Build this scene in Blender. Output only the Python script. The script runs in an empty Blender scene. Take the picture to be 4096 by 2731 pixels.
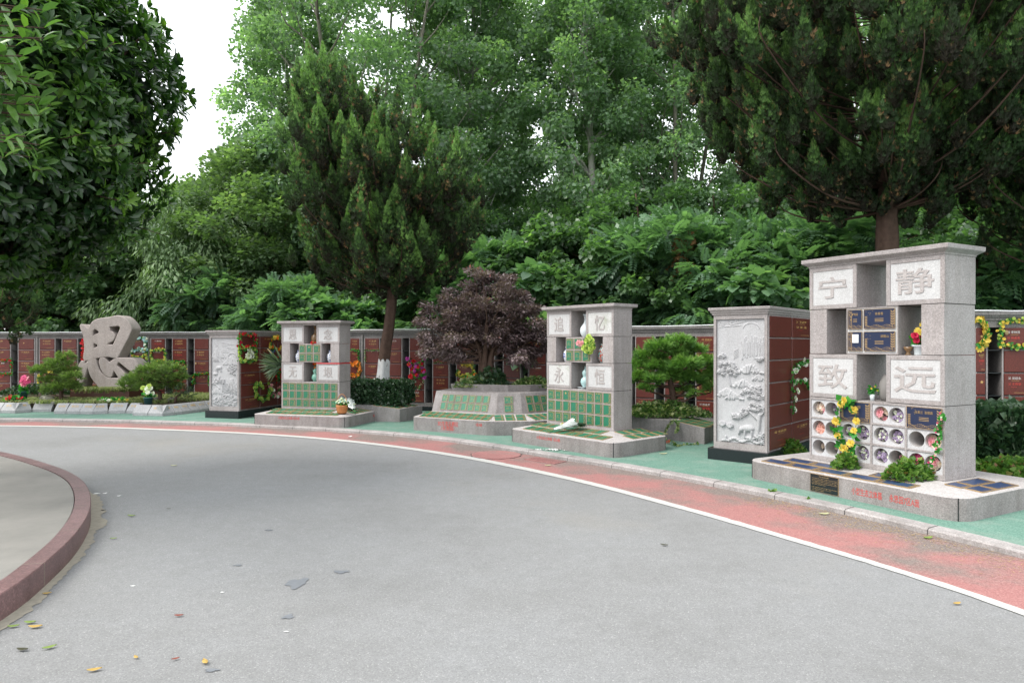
import bpy, bmesh, math, random
import numpy as np
from mathutils import Vector, Matrix
R = math.radians
rng = np.random.default_rng(7)
random.seed(7)
scene = bpy.context.scene
COL = scene.collection

# ------------------------------------------------------------------ camera
F = 2730.7; CX = 2048.0; HY = 1379.0; H = 1.6          # photograph pixels (4096 wide), 24 mm lens
cam_d = bpy.data.cameras.new("camera"); cam = bpy.data.objects.new("camera", cam_d); COL.objects.link(cam)
cam_d.lens = 24; cam_d.sensor_width = 36; cam_d.clip_start = 0.05; cam_d.clip_end = 2000
cam_d.shift_y = (HY - 1365.5) / 4096
cam.location = (0, 0, H); cam.rotation_euler = (R(90), 0, 0)
scene.camera = cam
# ------------------------------------------------------------------ world and sun
SUN_EL, SUN_AZ = R(52), R(250)      # azimuth clockwise from +Y
w = bpy.data.worlds.new("World"); scene.world = w; w.use_nodes = True
nt = w.node_tree; nt.nodes.clear()
sky = nt.nodes.new('ShaderNodeTexSky'); sky.sky_type = 'NISHITA'; sky.sun_disc = False
sky.sun_elevation = SUN_EL; sky.sun_rotation = SUN_AZ
sky.dust_density = 4.0
mixn = nt.nodes.new('ShaderNodeMix'); mixn.data_type = 'RGBA'
mixn.inputs[0].default_value = 0.86                     # overcast: mostly even white cloud
mixn.inputs[7].default_value = (9.3, 9.6, 9.9, 1)
bg = nt.nodes.new('ShaderNodeBackground'); bg.inputs[1].default_value = 0.095
wo = nt.nodes.new('ShaderNodeOutputWorld')
nt.links.new(sky.outputs[0], mixn.inputs[6]); nt.links.new(mixn.outputs[2], bg.inputs[0]); nt.links.new(bg.outputs[0], wo.inputs[0])
sun_d = bpy.data.lights.new("sun", 'SUN'); sun_d.energy = 1.3; sun_d.angle = R(28); sun_d.color = (1, 0.96, 0.9)
sun = bpy.data.objects.new("sun", sun_d); COL.objects.link(sun)
sdir = Vector((math.sin(SUN_AZ) * math.cos(SUN_EL), math.cos(SUN_AZ) * math.cos(SUN_EL), math.sin(SUN_EL)))
sun.rotation_euler = sdir.to_track_quat('Z', 'Y').to_euler()
scene.view_settings.view_transform = 'Standard'; scene.view_settings.look = 'None'
scene.view_settings.exposure = 1.36; scene.view_settings.gamma = 1.0
scene.cycles.max_bounces = 6; scene.cycles.diffuse_bounces = 3; scene.cycles.glossy_bounces = 2
scene.cycles.transmission_bounces = 3; scene.cycles.transparent_max_bounces = 6

# ------------------------------------------------------------------ helpers
def at(px, py, Y): return Vector(((px - CX) / F * Y, Y, H + (HY - py) / F * Y))
def gp(px, py, z=0.0):
    Y = (H - z) * F / (py - HY); return Vector(((px - CX) / F * Y, Y, z))
def tag(o, label=None, cat=None, group=None, kind=None):
    if label: o['label'] = label
    if cat: o['category'] = cat
    if group: o['group'] = group
    if kind: o['kind'] = kind
    return o
def thing(name, label, cat, loc=(0, 0, 0), rz=0.0, group=None):
    o = bpy.data.objects.new(name, None); COL.objects.link(o); o.location = loc; o.rotation_euler = (0, 0, rz)
    o.empty_display_size = 0.1
    return tag(o, label, cat, group)
def link(name, me, parent=None, loc=None, rot=None, scale=None):
    o = bpy.data.objects.new(name, me); COL.objects.link(o)
    if parent: o.parent = parent
    if loc is not None: o.location = loc
    if rot is not None: o.rotation_euler = rot
    if scale is not None: o.scale = scale
    return o
class MB:
    def __init__(s): s.v = []; s.f = []; s.m = []; s.sm = []
    def add(s, vs, fs, mat=0, smooth=False):
        b = len(s.v); s.v += [tuple(v) for v in vs]
        for f in fs: s.f.append([b + i for i in f]); s.m.append(mat); s.sm.append(smooth)
        return s
    def box(s, x0, x1, y0, y1, z0, z1, mat=0):
        return s.add([(x0,y0,z0),(x1,y0,z0),(x1,y1,z0),(x0,y1,z0),(x0,y0,z1),(x1,y0,z1),(x1,y1,z1),(x0,y1,z1)],
                     [(0,3,2,1),(4,5,6,7),(0,1,5,4),(1,2,6,5),(2,3,7,6),(3,0,4,7)], mat)
    def loft(s, rings, mat=0, smooth=False, cap=True, closed=True):
        n = len(rings[0]); vs = [p for r in rings for p in r]; fs = []
        for i in range(len(rings) - 1):
            for j in range(n if closed else n - 1):
                k = (j + 1) % n; fs.append((i*n+j, i*n+k, (i+1)*n+k, (i+1)*n+j))
        if cap: fs.append(tuple(range(n-1, -1, -1))); fs.append(tuple((len(rings)-1)*n + j for j in range(n)))
        return s.add(vs, fs, mat, smooth)
    def prism(s, poly, z0, z1, mat=0):
        return s.loft([[(x, y, z0) for x, y in poly], [(x, y, z1) for x, y in poly]], mat)
    def rectloft(s, x0, x1, y0, y1, prof, mat=0):
        return s.loft([[(x0-o,y0-o,z),(x1+o,y0-o,z),(x1+o,y1+o,z),(x0-o,y1+o,z)] for o, z in prof], mat)
    def tube(s, path, rad, n=8, mat=0, cap=True):
        rings = []; path = [Vector(p) for p in path]; up = None
        for i, p in enumerate(path):
            t = (path[min(i+1, len(path)-1)] - path[max(i-1, 0)])
            if t.length < 1e-9: t = Vector((0, 0, 1))
            t.normalize()
            if up is None:
                up = Vector((1, 0, 0)) if abs(t.x) < 0.8 else Vector((0, 1, 0))
            a = (up - t * up.dot(t)).normalized(); b = t.cross(a); up = a
            r = rad[i] if hasattr(rad, '__len__') else rad
            rings.append([p + (a * math.cos(2*math.pi*k/n) + b * math.sin(2*math.pi*k/n)) * r for k in range(n)])
        return s.loft(rings, mat, True, cap)
    def lathe(s, prof, n=24, c=(0, 0, 0), mat=0):
        return s.loft([[(c[0] + r*math.cos(2*math.pi*k/n), c[1] + r*math.sin(2*math.pi*k/n), c[2] + z) for k in range(n)] for r, z in prof], mat, True)
    def build(s, name, mats, parent=None, loc=None, rot=None, bevel=0, scale=None):
        o = link(name, s.mesh(name, mats), parent, loc, rot, scale)
        if bevel:
            md = o.modifiers.new("bevel", 'BEVEL'); md.width = bevel; md.segments = 2; md.limit_method = 'ANGLE'
        return o
    def mesh(s, name, mats):
        me = bpy.data.meshes.new(name); me.from_pydata(s.v, [], s.f)
        for m in (mats if isinstance(mats, (list, tuple)) else [mats]): me.materials.append(m)
        me.polygons.foreach_set('material_index', s.m); me.polygons.foreach_set('use_smooth', s.sm)
        me.validate(); me.update(); return me
def npmesh(name, V, Fq, mats, rnd=None, smooth=False, mi=None):
    """V (n,3), Fq (m,k) all faces of equal size."""
    me = bpy.data.meshes.new(name); V = np.ascontiguousarray(V, dtype=np.float32); Fq = np.ascontiguousarray(Fq, dtype=np.int32)
    m, k = Fq.shape
    me.vertices.add(len(V)); me.vertices.foreach_set('co', V.ravel())
    me.loops.add(m * k); me.loops.foreach_set('vertex_index', Fq.ravel())
    me.polygons.add(m); me.polygons.foreach_set('loop_start', np.arange(0, m*k, k, dtype=np.int32))
    me.polygons.foreach_set('loop_total', np.full(m, k, dtype=np.int32))
    if smooth: me.polygons.foreach_set('use_smooth', np.ones(m, dtype=bool))
    for mm in (mats if isinstance(mats, (list, tuple)) else [mats]): me.materials.append(mm)
    if mi is not None: me.polygons.foreach_set('material_index', np.ascontiguousarray(mi, dtype=np.int32))
    if rnd is not None:
        a = me.attributes.new('rnd', 'FLOAT', 'POINT'); a.data.foreach_set('value', np.ascontiguousarray(rnd, dtype=np.float32))
    me.update(); return me
def catmull(pts, n=8, closed=False):
    pts = [Vector(p) for p in pts]; out = []; N = len(pts)
    for i in range(N if closed else N - 1):
        p = [pts[(i+k) % N] if closed else pts[min(max(i+k, 0), N-1)] for k in (-1, 0, 1, 2)]
        for j in range(n):
            t = j / n
            out.append(0.5*((2*p[1]) + (p[2]-p[0])*t + (2*p[0]-5*p[1]+4*p[2]-p[3])*t*t + (3*p[1]-p[0]-3*p[2]+p[3])*t**3))
    if not closed: out.append(pts[-1])
    return out

# ------------------------------------------------------------------ materials
def newmat(name, rough=0.7, spec=0.5):
    m = bpy.data.materials.new(name); m.use_nodes = True; n = m.node_tree
    b = n.nodes['Principled BSDF']; b.inputs['Roughness'].default_value = rough
    b.inputs['Specular IOR Level'].default_value = spec
    return m, n, b
def N(n, t, **k):
    x = n.nodes.new(t)
    for a, v in k.items(): setattr(x, a, v)
    return x
def ramp(n, src, stops):
    r = N(n, 'ShaderNodeValToRGB'); e = r.color_ramp.elements
    while len(e) < len(stops): e.new(0.5)
    for i, (p, c) in enumerate(stops):
        e[i].position = p; e[i].color = (*c, 1) if len(c) == 3 else c
    n.links.new(src, r.inputs[0]); return r.outputs[0]
def noise(n, scale, detail=3, rough=0.55, co=None):
    x = N(n, 'ShaderNodeTexNoise'); x.inputs['Scale'].default_value = scale; x.inputs['Detail'].default_value = detail
    x.inputs['Roughness'].default_value = rough
    if co is not None: n.links.new(co, x.inputs['Vector'])
    return x.outputs['Fac']
def mixc(n, fac, a, b, mode='MIX'):
    x = N(n, 'ShaderNodeMix', data_type='RGBA', blend_type=mode)
    for i, v in ((0, fac), (6, a), (7, b)):
        if hasattr(v, 'node'): n.links.new(v, x.inputs[i])
        else: x.inputs[i].default_value = v if i == 0 else (*v, 1)
    return x.outputs[2]
def bump(n, b, h, strength, dist=0.01):
    x = N(n, 'ShaderNodeBump'); x.inputs['Strength'].default_value = strength; x.inputs['Distance'].default_value = dist
    n.links.new(h, x.inputs['Height']); n.links.new(x.outputs[0], b.inputs['Normal'])
def coord(n): return N(n, 'ShaderNodeTexCoord').outputs['Object']
def plain(name, col, rough=0.6, spec=0.5, var=0.12, scale=25, metal=0.0, bmp=0.0):
    m, n, b = newmat(name, rough, spec); co = coord(n)
    c = mixc(n, noise(n, scale, 4, co=co), tuple(x*(1-var) for x in col), tuple(min(1, x*(1+var)) for x in col))
    n.links.new(c, b.inputs['Base Color']); b.inputs['Metallic'].default_value = metal
    if bmp: bump(n, b, noise(n, scale*2, 4, co=co), bmp)
    return m
def granite(name, col, dark=0.45, light=1.6, rough=0.75, scale=130, stain=0.25, moss=0.0):
    m, n, b = newmat(name, rough, 0.35); co = coord(n)
    v = N(n, 'ShaderNodeTexVoronoi'); v.inputs['Scale'].default_value = scale; n.links.new(co, v.inputs['Vector'])
    sp = N(n, 'ShaderNodeSeparateColor'); n.links.new(v.outputs['Color'], sp.inputs[0])
    c = ramp(n, sp.outputs[0], [(0, tuple(x*dark for x in col)), (0.16, tuple(x*0.86 for x in col)), (0.62, col), (0.86, tuple(min(1, x*1.18) for x in col)), (1, tuple(min(.95, x*light) for x in col))])
    mp = N(n, 'ShaderNodeMapping'); mp.inputs['Scale'].default_value = (9, 9, .8); n.links.new(co, mp.inputs['Vector'])
    c = mixc(n, 1.0, c, ramp(n, noise(n, 1.0, 5, .6, mp.outputs[0]), [(0.32, (1-stain*.55, 1-stain*.6, 1-stain*.65)), (0.55, (1, 1, 1))]), 'MULTIPLY')
    st = ramp(n, noise(n, 1.7, 6, .65, co), [(0.3, (1-stain,)*3), (0.62, (1, 1, 1))])
    c = mixc(n, 1.0, c, st, 'MULTIPLY')
    if moss:
        g = N(n, 'ShaderNodeMath', operation='MULTIPLY'); g.inputs[1].default_value = moss
        n.links.new(ramp(n, noise(n, 4.5, 5, .6, co), [(0.52, (0,0,0)), (0.72, (1,1,1))]), g.inputs[0])
        c = mixc(n, g.outputs[0], c, (0.16, 0.19, 0.08))
    n.links.new(c, b.inputs['Base Color']); bump(n, b, sp.outputs[1], 0.12, 0.002)
    return m
M = {}
M['granite'] = granite('pink_grey_granite', (0.355, 0.325, 0.318), dark=.74, light=1.22)
M['granite_top'] = granite('light_granite', (0.42, 0.395, 0.385), dark=.75, light=1.2, stain=.15)
M['granite_dark'] = granite('grey_wall_granite', (0.22, 0.205, 0.20))
M['granite_base'] = granite('base_granite', (0.275, 0.25, 0.243), dark=.72, light=1.25, stain=.3)
M['granite_mid'] = granite('planter_granite', (0.285, 0.265, 0.26), dark=.72, light=1.25, stain=.35)
M['white_stone'] = granite('bush_hammered_white_granite', (0.50, 0.50, 0.50), dark=.8, light=1.15, scale=220, stain=.1)
M['white_moss'] = granite('white_granite_with_algae', (0.54, 0.54, 0.53), dark=.8, light=1.15, scale=220, stain=.1, moss=.55)
M['char_stone'] = granite('carved_letter_granite', (0.395, 0.365, 0.355), dark=.7, light=1.3, scale=220, stain=.1)
M['relief'] = granite('carved_relief_stone', (0.43, 0.43, 0.44), dark=.75, light=1.15, scale=200, stain=.12)
M['cell'] = granite('pale_cell_stone', (0.50, 0.50, 0.51), dark=.8, light=1.1, scale=200, stain=.15)
M['tube'] = plain('grey_tube', (0.42, 0.40, 0.39), .6, .3, .1)
M['slab'] = granite('name_slab_granite', (0.37, 0.37, 0.375), dark=.75, light=1.2, scale=110, stain=.15)
M['kerb'] = granite('kerb_granite', (0.36, 0.335, 0.325), dark=.75, light=1.2, scale=110, stain=.3)
M['sculpt'] = granite('sculpture_granite', (0.42, 0.365, 0.34), dark=.8, light=1.2, scale=90, stain=.18)
M['black'] = plain('black_polished_granite', (0.012, 0.016, 0.018), .25, .5, .3, 60)
M['red_door'] = granite('red_polished_granite', (0.125, 0.031, 0.024), dark=.6, light=1.4, rough=.28, scale=180, stain=.15)
M['red_kerb'] = granite('red_kerb_granite', (0.185, 0.11, 0.108), dark=.7, light=1.4, rough=.45, scale=110, stain=.35)
M['rust'] = plain('brown_glazed_planter', (0.075, 0.028, 0.018), .3, .5, .35, 6)
M['gold'] = plain('gold_paint', (0.50, 0.32, 0.11), .45, .5, .1)
M['goldd'] = plain('bronze_relief', (0.33, 0.22, 0.10), .45, .5, .25, 80)
M['silver'] = plain('silver_paint', (0.6, 0.6, 0.58), .45)
M['redpaint'] = plain('red_paint', (0.50, 0.05, 0.04), .6)
M['green_pl'] = plain('green_enamel', (0.016, 0.155, 0.085), .35, .5, .15, 5)
M['green_dk'] = plain('dark_green_enamel', (0.01, 0.065, 0.05), .35, .5, .15, 5)
M['navy_pl'] = plain('navy_enamel', (0.012, 0.02, 0.055), .35, .5, .15, 5)
M['navy_top'] = plain('pale_navy_enamel', (0.028, 0.05, 0.115), .35, .5, .25, 9)  # paler, more mottled navy for the plaques on the sloping tops
M['paper'] = plain('white_paper', (0.75, 0.76, 0.78), .6, .2, .03)
M['cable'] = plain('white_cable', (0.7, 0.72, 0.72), .4)
M['dead'] = plain('dead_foliage', (.26,.15,.07), .9, .1, .5, 20)
M['soil'] = plain('soil', (0.055, 0.045, 0.03), .95, .1, .4, 12, bmp=.5)
M['rock'] = granite('field_rock', (0.22, 0.22, 0.17), scale=30, stain=.5)
M['bark'] = plain('brown_bark', (0.085, 0.055, 0.042), .9, .15, .5, 14, bmp=.8)
M['bark_grey'] = plain('grey_bark', (0.17, 0.16, 0.13), .9, .15, .4, 10, bmp=.7)
M['bark_pale'] = plain('pale_poplar_bark', (0.36, 0.36, 0.32), .85, .15, .4, 6, bmp=.5)
M['whitewash'] = plain('whitewashed_bark', (0.55, 0.56, 0.56), .9, .1, .25, 14, bmp=.7)
M['porcelain'] = plain('white_porcelain', (0.62, 0.68, 0.70), .15, .6, .03)
M['celadon'] = plain('celadon_glaze', (0.19, 0.42, 0.33), .15, .6, .06)
M['celadon_pale'] = plain('pale_celadon_glaze', (0.38, 0.56, 0.56), .15, .6, .06)
M['brown_glaze'] = plain('brown_glaze', (0.17, 0.10, 0.045), .25, .5, .5, 50)
M['grey_clay'] = plain('grey_clay', (0.2, 0.19, 0.18), .6)
M['wicker'] = plain('wicker', (0.42, 0.17, 0.06), .6, .3, .35, 70, bmp=.5)
M['teal_pot'] = plain('teal_pot', (0.03, 0.10, 0.10), .5)
M['wood'] = plain('dark_wood', (0.03, 0.02, 0.015), .8)
M['ribbon'] = plain('red_ribbon', (0.6, 0.02, 0.03), .5)
M['cellophane'] = plain('cellophane_wrap', (0.40, 0.44, 0.42), .15, .7, .1)
def glaze_pattern(name, base, spots, scale):
    m, n, b = newmat(name, .15, .6); co = coord(n)
    c = base
    for i, s_ in enumerate(spots):
        f = ramp(n, noise(n, scale*(1+.4*i), 4, .6, co), [(0.52, (0,0,0)), (0.58, (1,1,1))])
        c = mixc(n, f, c, s_)
    n.links.new(c, b.inputs['Base Color']); return m
M['blue_white'] = glaze_pattern('blue_and_white_glaze', (0.6, 0.63, 0.66), [(0.03, 0.06, 0.3)], 28)
M['famille'] = glaze_pattern('flowered_glaze', (0.35, 0.42, 0.42), [(0.05, 0.2, 0.18), (0.55, 0.07, 0.03)], 22)

def leafmat(name, stops, rough=0.5, trans=0.35, spec=0.4, tint=None):
    m, n, b = newmat(name, rough, spec)
    a = N(n, 'ShaderNodeAttribute', attribute_name='rnd')
    if tint: stops = [(p, tuple((x*(1-tint[0]) + (.3*c_[0]+.6*c_[1]+.1*c_[2])*tint[0]*t_)*tint[1] for x, t_ in zip(c_, (.95, 1.05, 1.0)))) for p, c_ in stops]
    c = ramp(n, a.outputs['Fac'], stops)
    n.links.new(c, b.inputs['Base Color'])
    t = N(n, 'ShaderNodeBsdfTranslucent')
    tc = mixc(n, 1.0, c, (1.5, 1.8, 0.7), 'MULTIPLY'); n.links.new(tc, t.inputs[0])
    mx = N(n, 'ShaderNodeMixShader'); mx.inputs[0].default_value = trans
    n.links.new(b.outputs[0], mx.inputs[1]); n.links.new(t.outputs[0], mx.inputs[2])
    n.links.new(mx.outputs[0], n.nodes['Material Output'].inputs[0]); return m
L = {}
L['magnolia'] = leafmat('glossy_broadleaf', [(0, (.012,.034,.014)), (.45, (.032,.08,.02)), (.72, (.08,.18,.03)), (1, (.19,.34,.06))], .3, .28, .6)
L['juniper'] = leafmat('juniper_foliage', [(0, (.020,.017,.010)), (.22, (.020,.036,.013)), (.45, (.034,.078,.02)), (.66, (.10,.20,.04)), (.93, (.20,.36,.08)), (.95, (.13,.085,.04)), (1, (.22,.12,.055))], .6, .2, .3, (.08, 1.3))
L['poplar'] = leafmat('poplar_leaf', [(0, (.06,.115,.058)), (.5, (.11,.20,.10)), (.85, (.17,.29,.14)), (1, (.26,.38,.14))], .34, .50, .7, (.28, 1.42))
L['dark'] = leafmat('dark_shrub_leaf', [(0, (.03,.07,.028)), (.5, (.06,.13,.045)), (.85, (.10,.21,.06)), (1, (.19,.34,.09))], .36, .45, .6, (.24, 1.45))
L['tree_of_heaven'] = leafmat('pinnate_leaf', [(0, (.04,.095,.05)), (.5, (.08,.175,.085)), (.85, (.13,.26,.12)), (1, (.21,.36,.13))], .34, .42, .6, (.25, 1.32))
L['lime'] = leafmat('yellow_green_leaf', [(0, (.055,.11,.04)), (.5, (.11,.20,.06)), (.85, (.17,.28,.08)), (1, (.28,.38,.09))], .42, .4, .5, (.30, 1.1))
L['willow'] = leafmat('willow_leaf', [(0, (.09,.15,.08)), (.5, (.16,.24,.12)), (1, (.26,.36,.19))], .5, .35, .4)
L['purple'] = leafmat('purple_leaf', [(0, (.065,.042,.046)), (.45, (.145,.10,.105)), (.8, (.235,.185,.185)), (.93, (.30,.25,.24)), (1, (.44,.14,.13))], .4, .15, .6)
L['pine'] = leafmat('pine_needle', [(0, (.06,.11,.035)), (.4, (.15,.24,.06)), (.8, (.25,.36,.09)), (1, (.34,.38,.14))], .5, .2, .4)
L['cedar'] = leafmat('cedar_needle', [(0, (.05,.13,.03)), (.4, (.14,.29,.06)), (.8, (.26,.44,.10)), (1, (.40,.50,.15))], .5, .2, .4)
L['hedge'] = leafmat('hedge_leaf', [(0, (.018,.045,.022)), (.6, (.035,.08,.035)), (.9, (.07,.12,.06)), (1, (.13,.17,.11))], .35, .2, .6)
L['varieg'] = leafmat('variegated_leaf', [(0, (.04,.10,.03)), (.5, (.10,.19,.05)), (.7, (.30,.36,.16)), (1, (.42,.44,.24))], .45, .25, .4)
L['bright'] = leafmat('bright_shrub_leaf', [(0, (.05,.12,.025)), (.5, (.10,.21,.04)), (.9, (.22,.33,.08)), (1, (.25,.14,.07))], .4, .3, .4)
L['grass'] = leafmat('liriope_blade', [(0, (.08,.12,.04)), (.4, (.17,.22,.08)), (.75, (.32,.34,.16)), (1, (.46,.43,.25))], .5, .3, .3)
L['fake'] = leafmat('silk_leaf', [(0, (.02,.13,.02)), (.6, (.04,.24,.04)), (1, (.10,.36,.06))], .5, .3, .3)
L['palm'] = leafmat('dry_palm', [(0, (.05,.09,.05)), (1, (.16,.21,.13))], .5, .2, .3)

# ---- ground materials
def mat_asphalt():
    m, n, b = newmat('asphalt', .85, .3); co = coord(n)
    v = N(n, 'ShaderNodeTexVoronoi'); v.inputs['Scale'].default_value = 170; n.links.new(co, v.inputs['Vector'])
    sp = N(n, 'ShaderNodeSeparateColor'); n.links.new(v.outputs['Color'], sp.inputs[0])
    c = ramp(n, sp.outputs[0], [(0, (.175,.176,.178)), (.4, (.212,.213,.214)), (.9, (.236,.238,.239)), (.97, (.275,.275,.272)), (1, (.35,.35,.34))])
    c = mixc(n, 1.0, c, ramp(n, noise(n, 0.5, 7, .6, co), [(0.28, (.84,.835,.82)), (.48, (.98,.98,.975)), (.72, (1.05,1.06,1.07))]), 'MULTIPLY')
    c = mixc(n, 1.0, c, ramp(n, noise(n, 7, 6, .7, co), [(0.3, (.93,.93,.92)), (.7, (1.05,1.05,1.05))]), 'MULTIPLY')
    c = mixc(n, ramp(n, noise(n, .23, 5, .6, co), [(.56, (0,0,0)), (.70, (.35,.35,.35))]), c, (.25,.225,.185))
    n.links.new(c, b.inputs['Base Color']); bump(n, b, sp.outputs[1], .14, .003); return m
def mat_lane():
    m, n, b = newmat('worn_red_lane_paint', .85, .25); co = coord(n)
    v = N(n, 'ShaderNodeTexVoronoi'); v.inputs['Scale'].default_value = 130; n.links.new(co, v.inputs['Vector'])
    sp = N(n, 'ShaderNodeSeparateColor'); n.links.new(v.outputs['Color'], sp.inputs[0])
    dirt = ramp(n, sp.outputs[0], [(0, (.13,.105,.095)), (.6, (.19,.155,.14)), (1, (.27,.225,.20))])
    red = ramp(n, sp.outputs[0], [(0, (.25,.115,.11)), (.6, (.33,.15,.14)), (1, (.38,.20,.185))])
    at_ = N(n, 'ShaderNodeAttribute', attribute_name='rnd')     # 0 at the painted line .. 1 at the kerb
    s = N(n, 'ShaderNodeMath', operation='ADD'); n.links.new(noise(n, 1.1, 10, .62, co), s.inputs[0])
    mu = N(n, 'ShaderNodeMath', operation='MULTIPLY'); mu.inputs[1].default_value = -.22; n.links.new(at_.outputs['Fac'], mu.inputs[0])
    n.links.new(mu.outputs[0], s.inputs[1])
    f = ramp(n, s.outputs[0], [(.30, (0,0,0)), (.48, (1,1,1))])
    c = mixc(n, f, dirt, red); n.links.new(c, b.inputs['Base Color']); bump(n, b, sp.outputs[1], .3, .004); return m
def mat_green():
    m, n, b = newmat('green_pavement_coating', .9, .2); co = coord(n)
    v = N(n, 'ShaderNodeTexVoronoi'); v.inputs['Scale'].default_value = 120; n.links.new(co, v.inputs['Vector'])
    sp = N(n, 'ShaderNodeSeparateColor'); n.links.new(v.outputs['Color'], sp.inputs[0])
    g = ramp(n, sp.outputs[0], [(0, (.085,.165,.13)), (.5, (.125,.235,.185)), (1, (.17,.29,.235))])
    wn = ramp(n, noise(n, 2.4, 9, .72, co), [(.48, (0,0,0)), (.72, (.6,.6,.6))])
    c = mixc(n, wn, g, (.27,.31,.27)); n.links.new(c, b.inputs['Base Color']); bump(n, b, sp.outputs[1], .3, .004); return m
def mat_line():
    m, n, b = newmat('white_road_paint', .75, .3); co = coord(n)
    c = ramp(n, noise(n, 45, 6, .7, co), [(.30, (.26,.26,.25)), (.43, (.46,.455,.43)), (1, (.57,.56,.53))])
    n.links.new(c, b.inputs['Base Color']); return m
def mat_concrete():
    m, n, b = newmat('brushed_concrete', .9, .2); co = coord(n)
    wv = N(n, 'ShaderNodeTexWave'); wv.inputs['Scale'].default_value = 22; wv.inputs['Distortion'].default_value = 1.5; n.links.new(co, wv.inputs['Vector'])
    c = ramp(n, noise(n, .9, 7, .65, co), [(.3, (.165,.16,.148)), (.7, (.26,.25,.228))])
    c = mixc(n, .10, c, wv.outputs['Color'], 'OVERLAY'); n.links.new(c, b.inputs['Base Color'])
    bump(n, b, noise(n, 60, 3, co=co), .25, .004); return m
M['asphalt'] = mat_asphalt(); M['lane'] = mat_lane(); M['green'] = mat_green(); M['line'] = mat_line(); M['concrete'] = mat_concrete()
M['cement'] = plain('cement_joint', (.30,.275,.225), .9, .2, .3, 20)
M['ground'] = plain('weedy_ground', (.035,.05,.02), .95, .1, .5, 3)
M['oil'] = plain('dried_tar_spot', (.165,.175,.19), .5, .4, .1)
M['iron'] = plain('iron', (.05,.045,.045), .6)
M['white_flake'] = plain('white_chip', (.7,.7,.68), .6)

# ---- text
_tc = {}
def text_data(s, spacing=1.0, bold=0.0, line=1.15, align='LEFT'):
    key = (s, spacing, bold, line, align)
    if key in _tc: return _tc[key]
    cu = bpy.data.curves.new('t', 'FONT'); cu.body = s; cu.size = 1; cu.resolution_u = 2; cu.space_character = spacing; cu.space_line = line
    cu.offset = bold; cu.align_x = align; cu.fill_mode = 'BOTH'; cu.extrude = 0.01
    o = bpy.data.objects.new('t', cu); COL.objects.link(o)
    bpy.context.view_layer.update()
    ev = o.evaluated_get(bpy.context.evaluated_depsgraph_get()); me = ev.to_mesh()
    vs = [tuple(v.co) for v in me.vertices]; fs = [tuple(p.vertices) for p in me.polygons]
    ev.to_mesh_clear(); bpy.data.objects.remove(o); bpy.data.curves.remove(cu)
    _tc[key] = (vs, fs); return vs, fs
def put_text(mb, s, x, z, size, y=0.0, depth=0.002, mat=0, sx=1.0, center=False, bold=0.0, spacing=1.0, fit=None, mapf=None, box=None):
    """writes onto the local plane facing -Y; box=(w,h) scales the glyphs into that box centred on x,z"""
    vs, fs = text_data(s, spacing, bold)
    if not vs: return
    xs = [v[0] for v in vs]; ys = [v[1] for v in vs]; x0, x1, y0, y1 = min(xs), max(xs), min(ys), max(ys)
    kx = size*sx; kz = size; ox = x; oz = z
    if box: kx = box[0]/(x1-x0); kz = box[1]/(y1-y0)
    if fit: kx = fit/(x1-x0)
    if center or box: ox = x - kx*(x0+x1)/2; oz = z - kz*(y0+y1)/2
    out = [(ox + kx*v[0], y - (v[2]+.01)/.02*depth, oz + kz*v[1]) for v in vs]
    if mapf: out = [mapf(p) for p in out]
    mb.add(out, fs, mat)
def star(mb, x, z, r, y, mat=0):
    pts = []
    for k in range(10):
        a = math.pi/2 + k*math.pi/5; q = r if k % 2 == 0 else r*.42
        pts.append((x + q*math.cos(a), z + q*math.sin(a)))
    mb.add([(p[0], y, p[1]) for p in pts] + [(x, y-.003, z)], [(10, (k+1) % 10, k) for k in range(10)], mat)

# ================================================================== GROUND
line_px = [(0,1698),(345,1708.6),(689,1719),(1051,1734),(1400,1760),(1858.5,1818),(2317,1918),(2775.5,2041.6),(3234,2175.7),(3692.5,2313),(4096,2439)]
line_pts = [Vector((-22,12.2,0)), Vector((-16,13.4,0))] + [gp(*p) for p in line_px] + [Vector((3.42,2.6,0)), Vector((3.4,.5,0)), Vector((2.6,-3,0)), Vector((0,-8,0))]
kf_px = [(0,1681),(374,1689),(800,1699.3),(1051.7,1709.5),(1378,1730),(1600,1744.5),(1770,1764),(1991,1794.6),(2151,1827),(2400,1862.6),(2536,1887),(2782.7,1933),(3063,1987),(3406.6,2066),(3598,2110),(4030,2215.6)]
kf_pts = [Vector((-23,13.0,0)), Vector((-16,14.2,0))] + [gp(*p) for p in kf_px] + [Vector((4.45,3.6,0)), Vector((4.7,1.5,0)), Vector((4.3,-3,0)), Vector((2,-9,0))]
def smooth_poly(pts, it=2):
    pts = [Vector(p) for p in pts]
    for _ in range(it):
        pts = [pts[0]] + [(pts[i-1] + pts[i]*2 + pts[i+1]) / 4 for i in range(1, len(pts)-1)] + [pts[-1]]
    return pts
def resample(pts, n):
    d = [0]
    for i in range(1, len(pts)): d.append(d[-1] + (pts[i]-pts[i-1]).length)
    out = []; j = 0
    for k in range(n):
        t = d[-1]*k/(n-1)
        while j < len(d)-2 and d[j+1] < t: j += 1
        out.append(pts[j].lerp(pts[j+1], (t-d[j])/max(1e-9, d[j+1]-d[j])))
    return out
NC = 560
line_c = resample(catmull(smooth_poly(line_pts, 1), 8), NC); kf_c = resample(catmull(smooth_poly(kf_pts, 1), 8), NC)
def normals(c):
    out = []
    for i in range(len(c)):
        t = (c[min(i+1, len(c)-1)] - c[max(i-1, 0)]).normalized(); out.append(Vector((-t.y, t.x, 0)))
    return out
ln = normals(line_c); kn = normals(kf_c)      # to the left of travel (travel is left->right, so outward = +normal)
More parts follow.
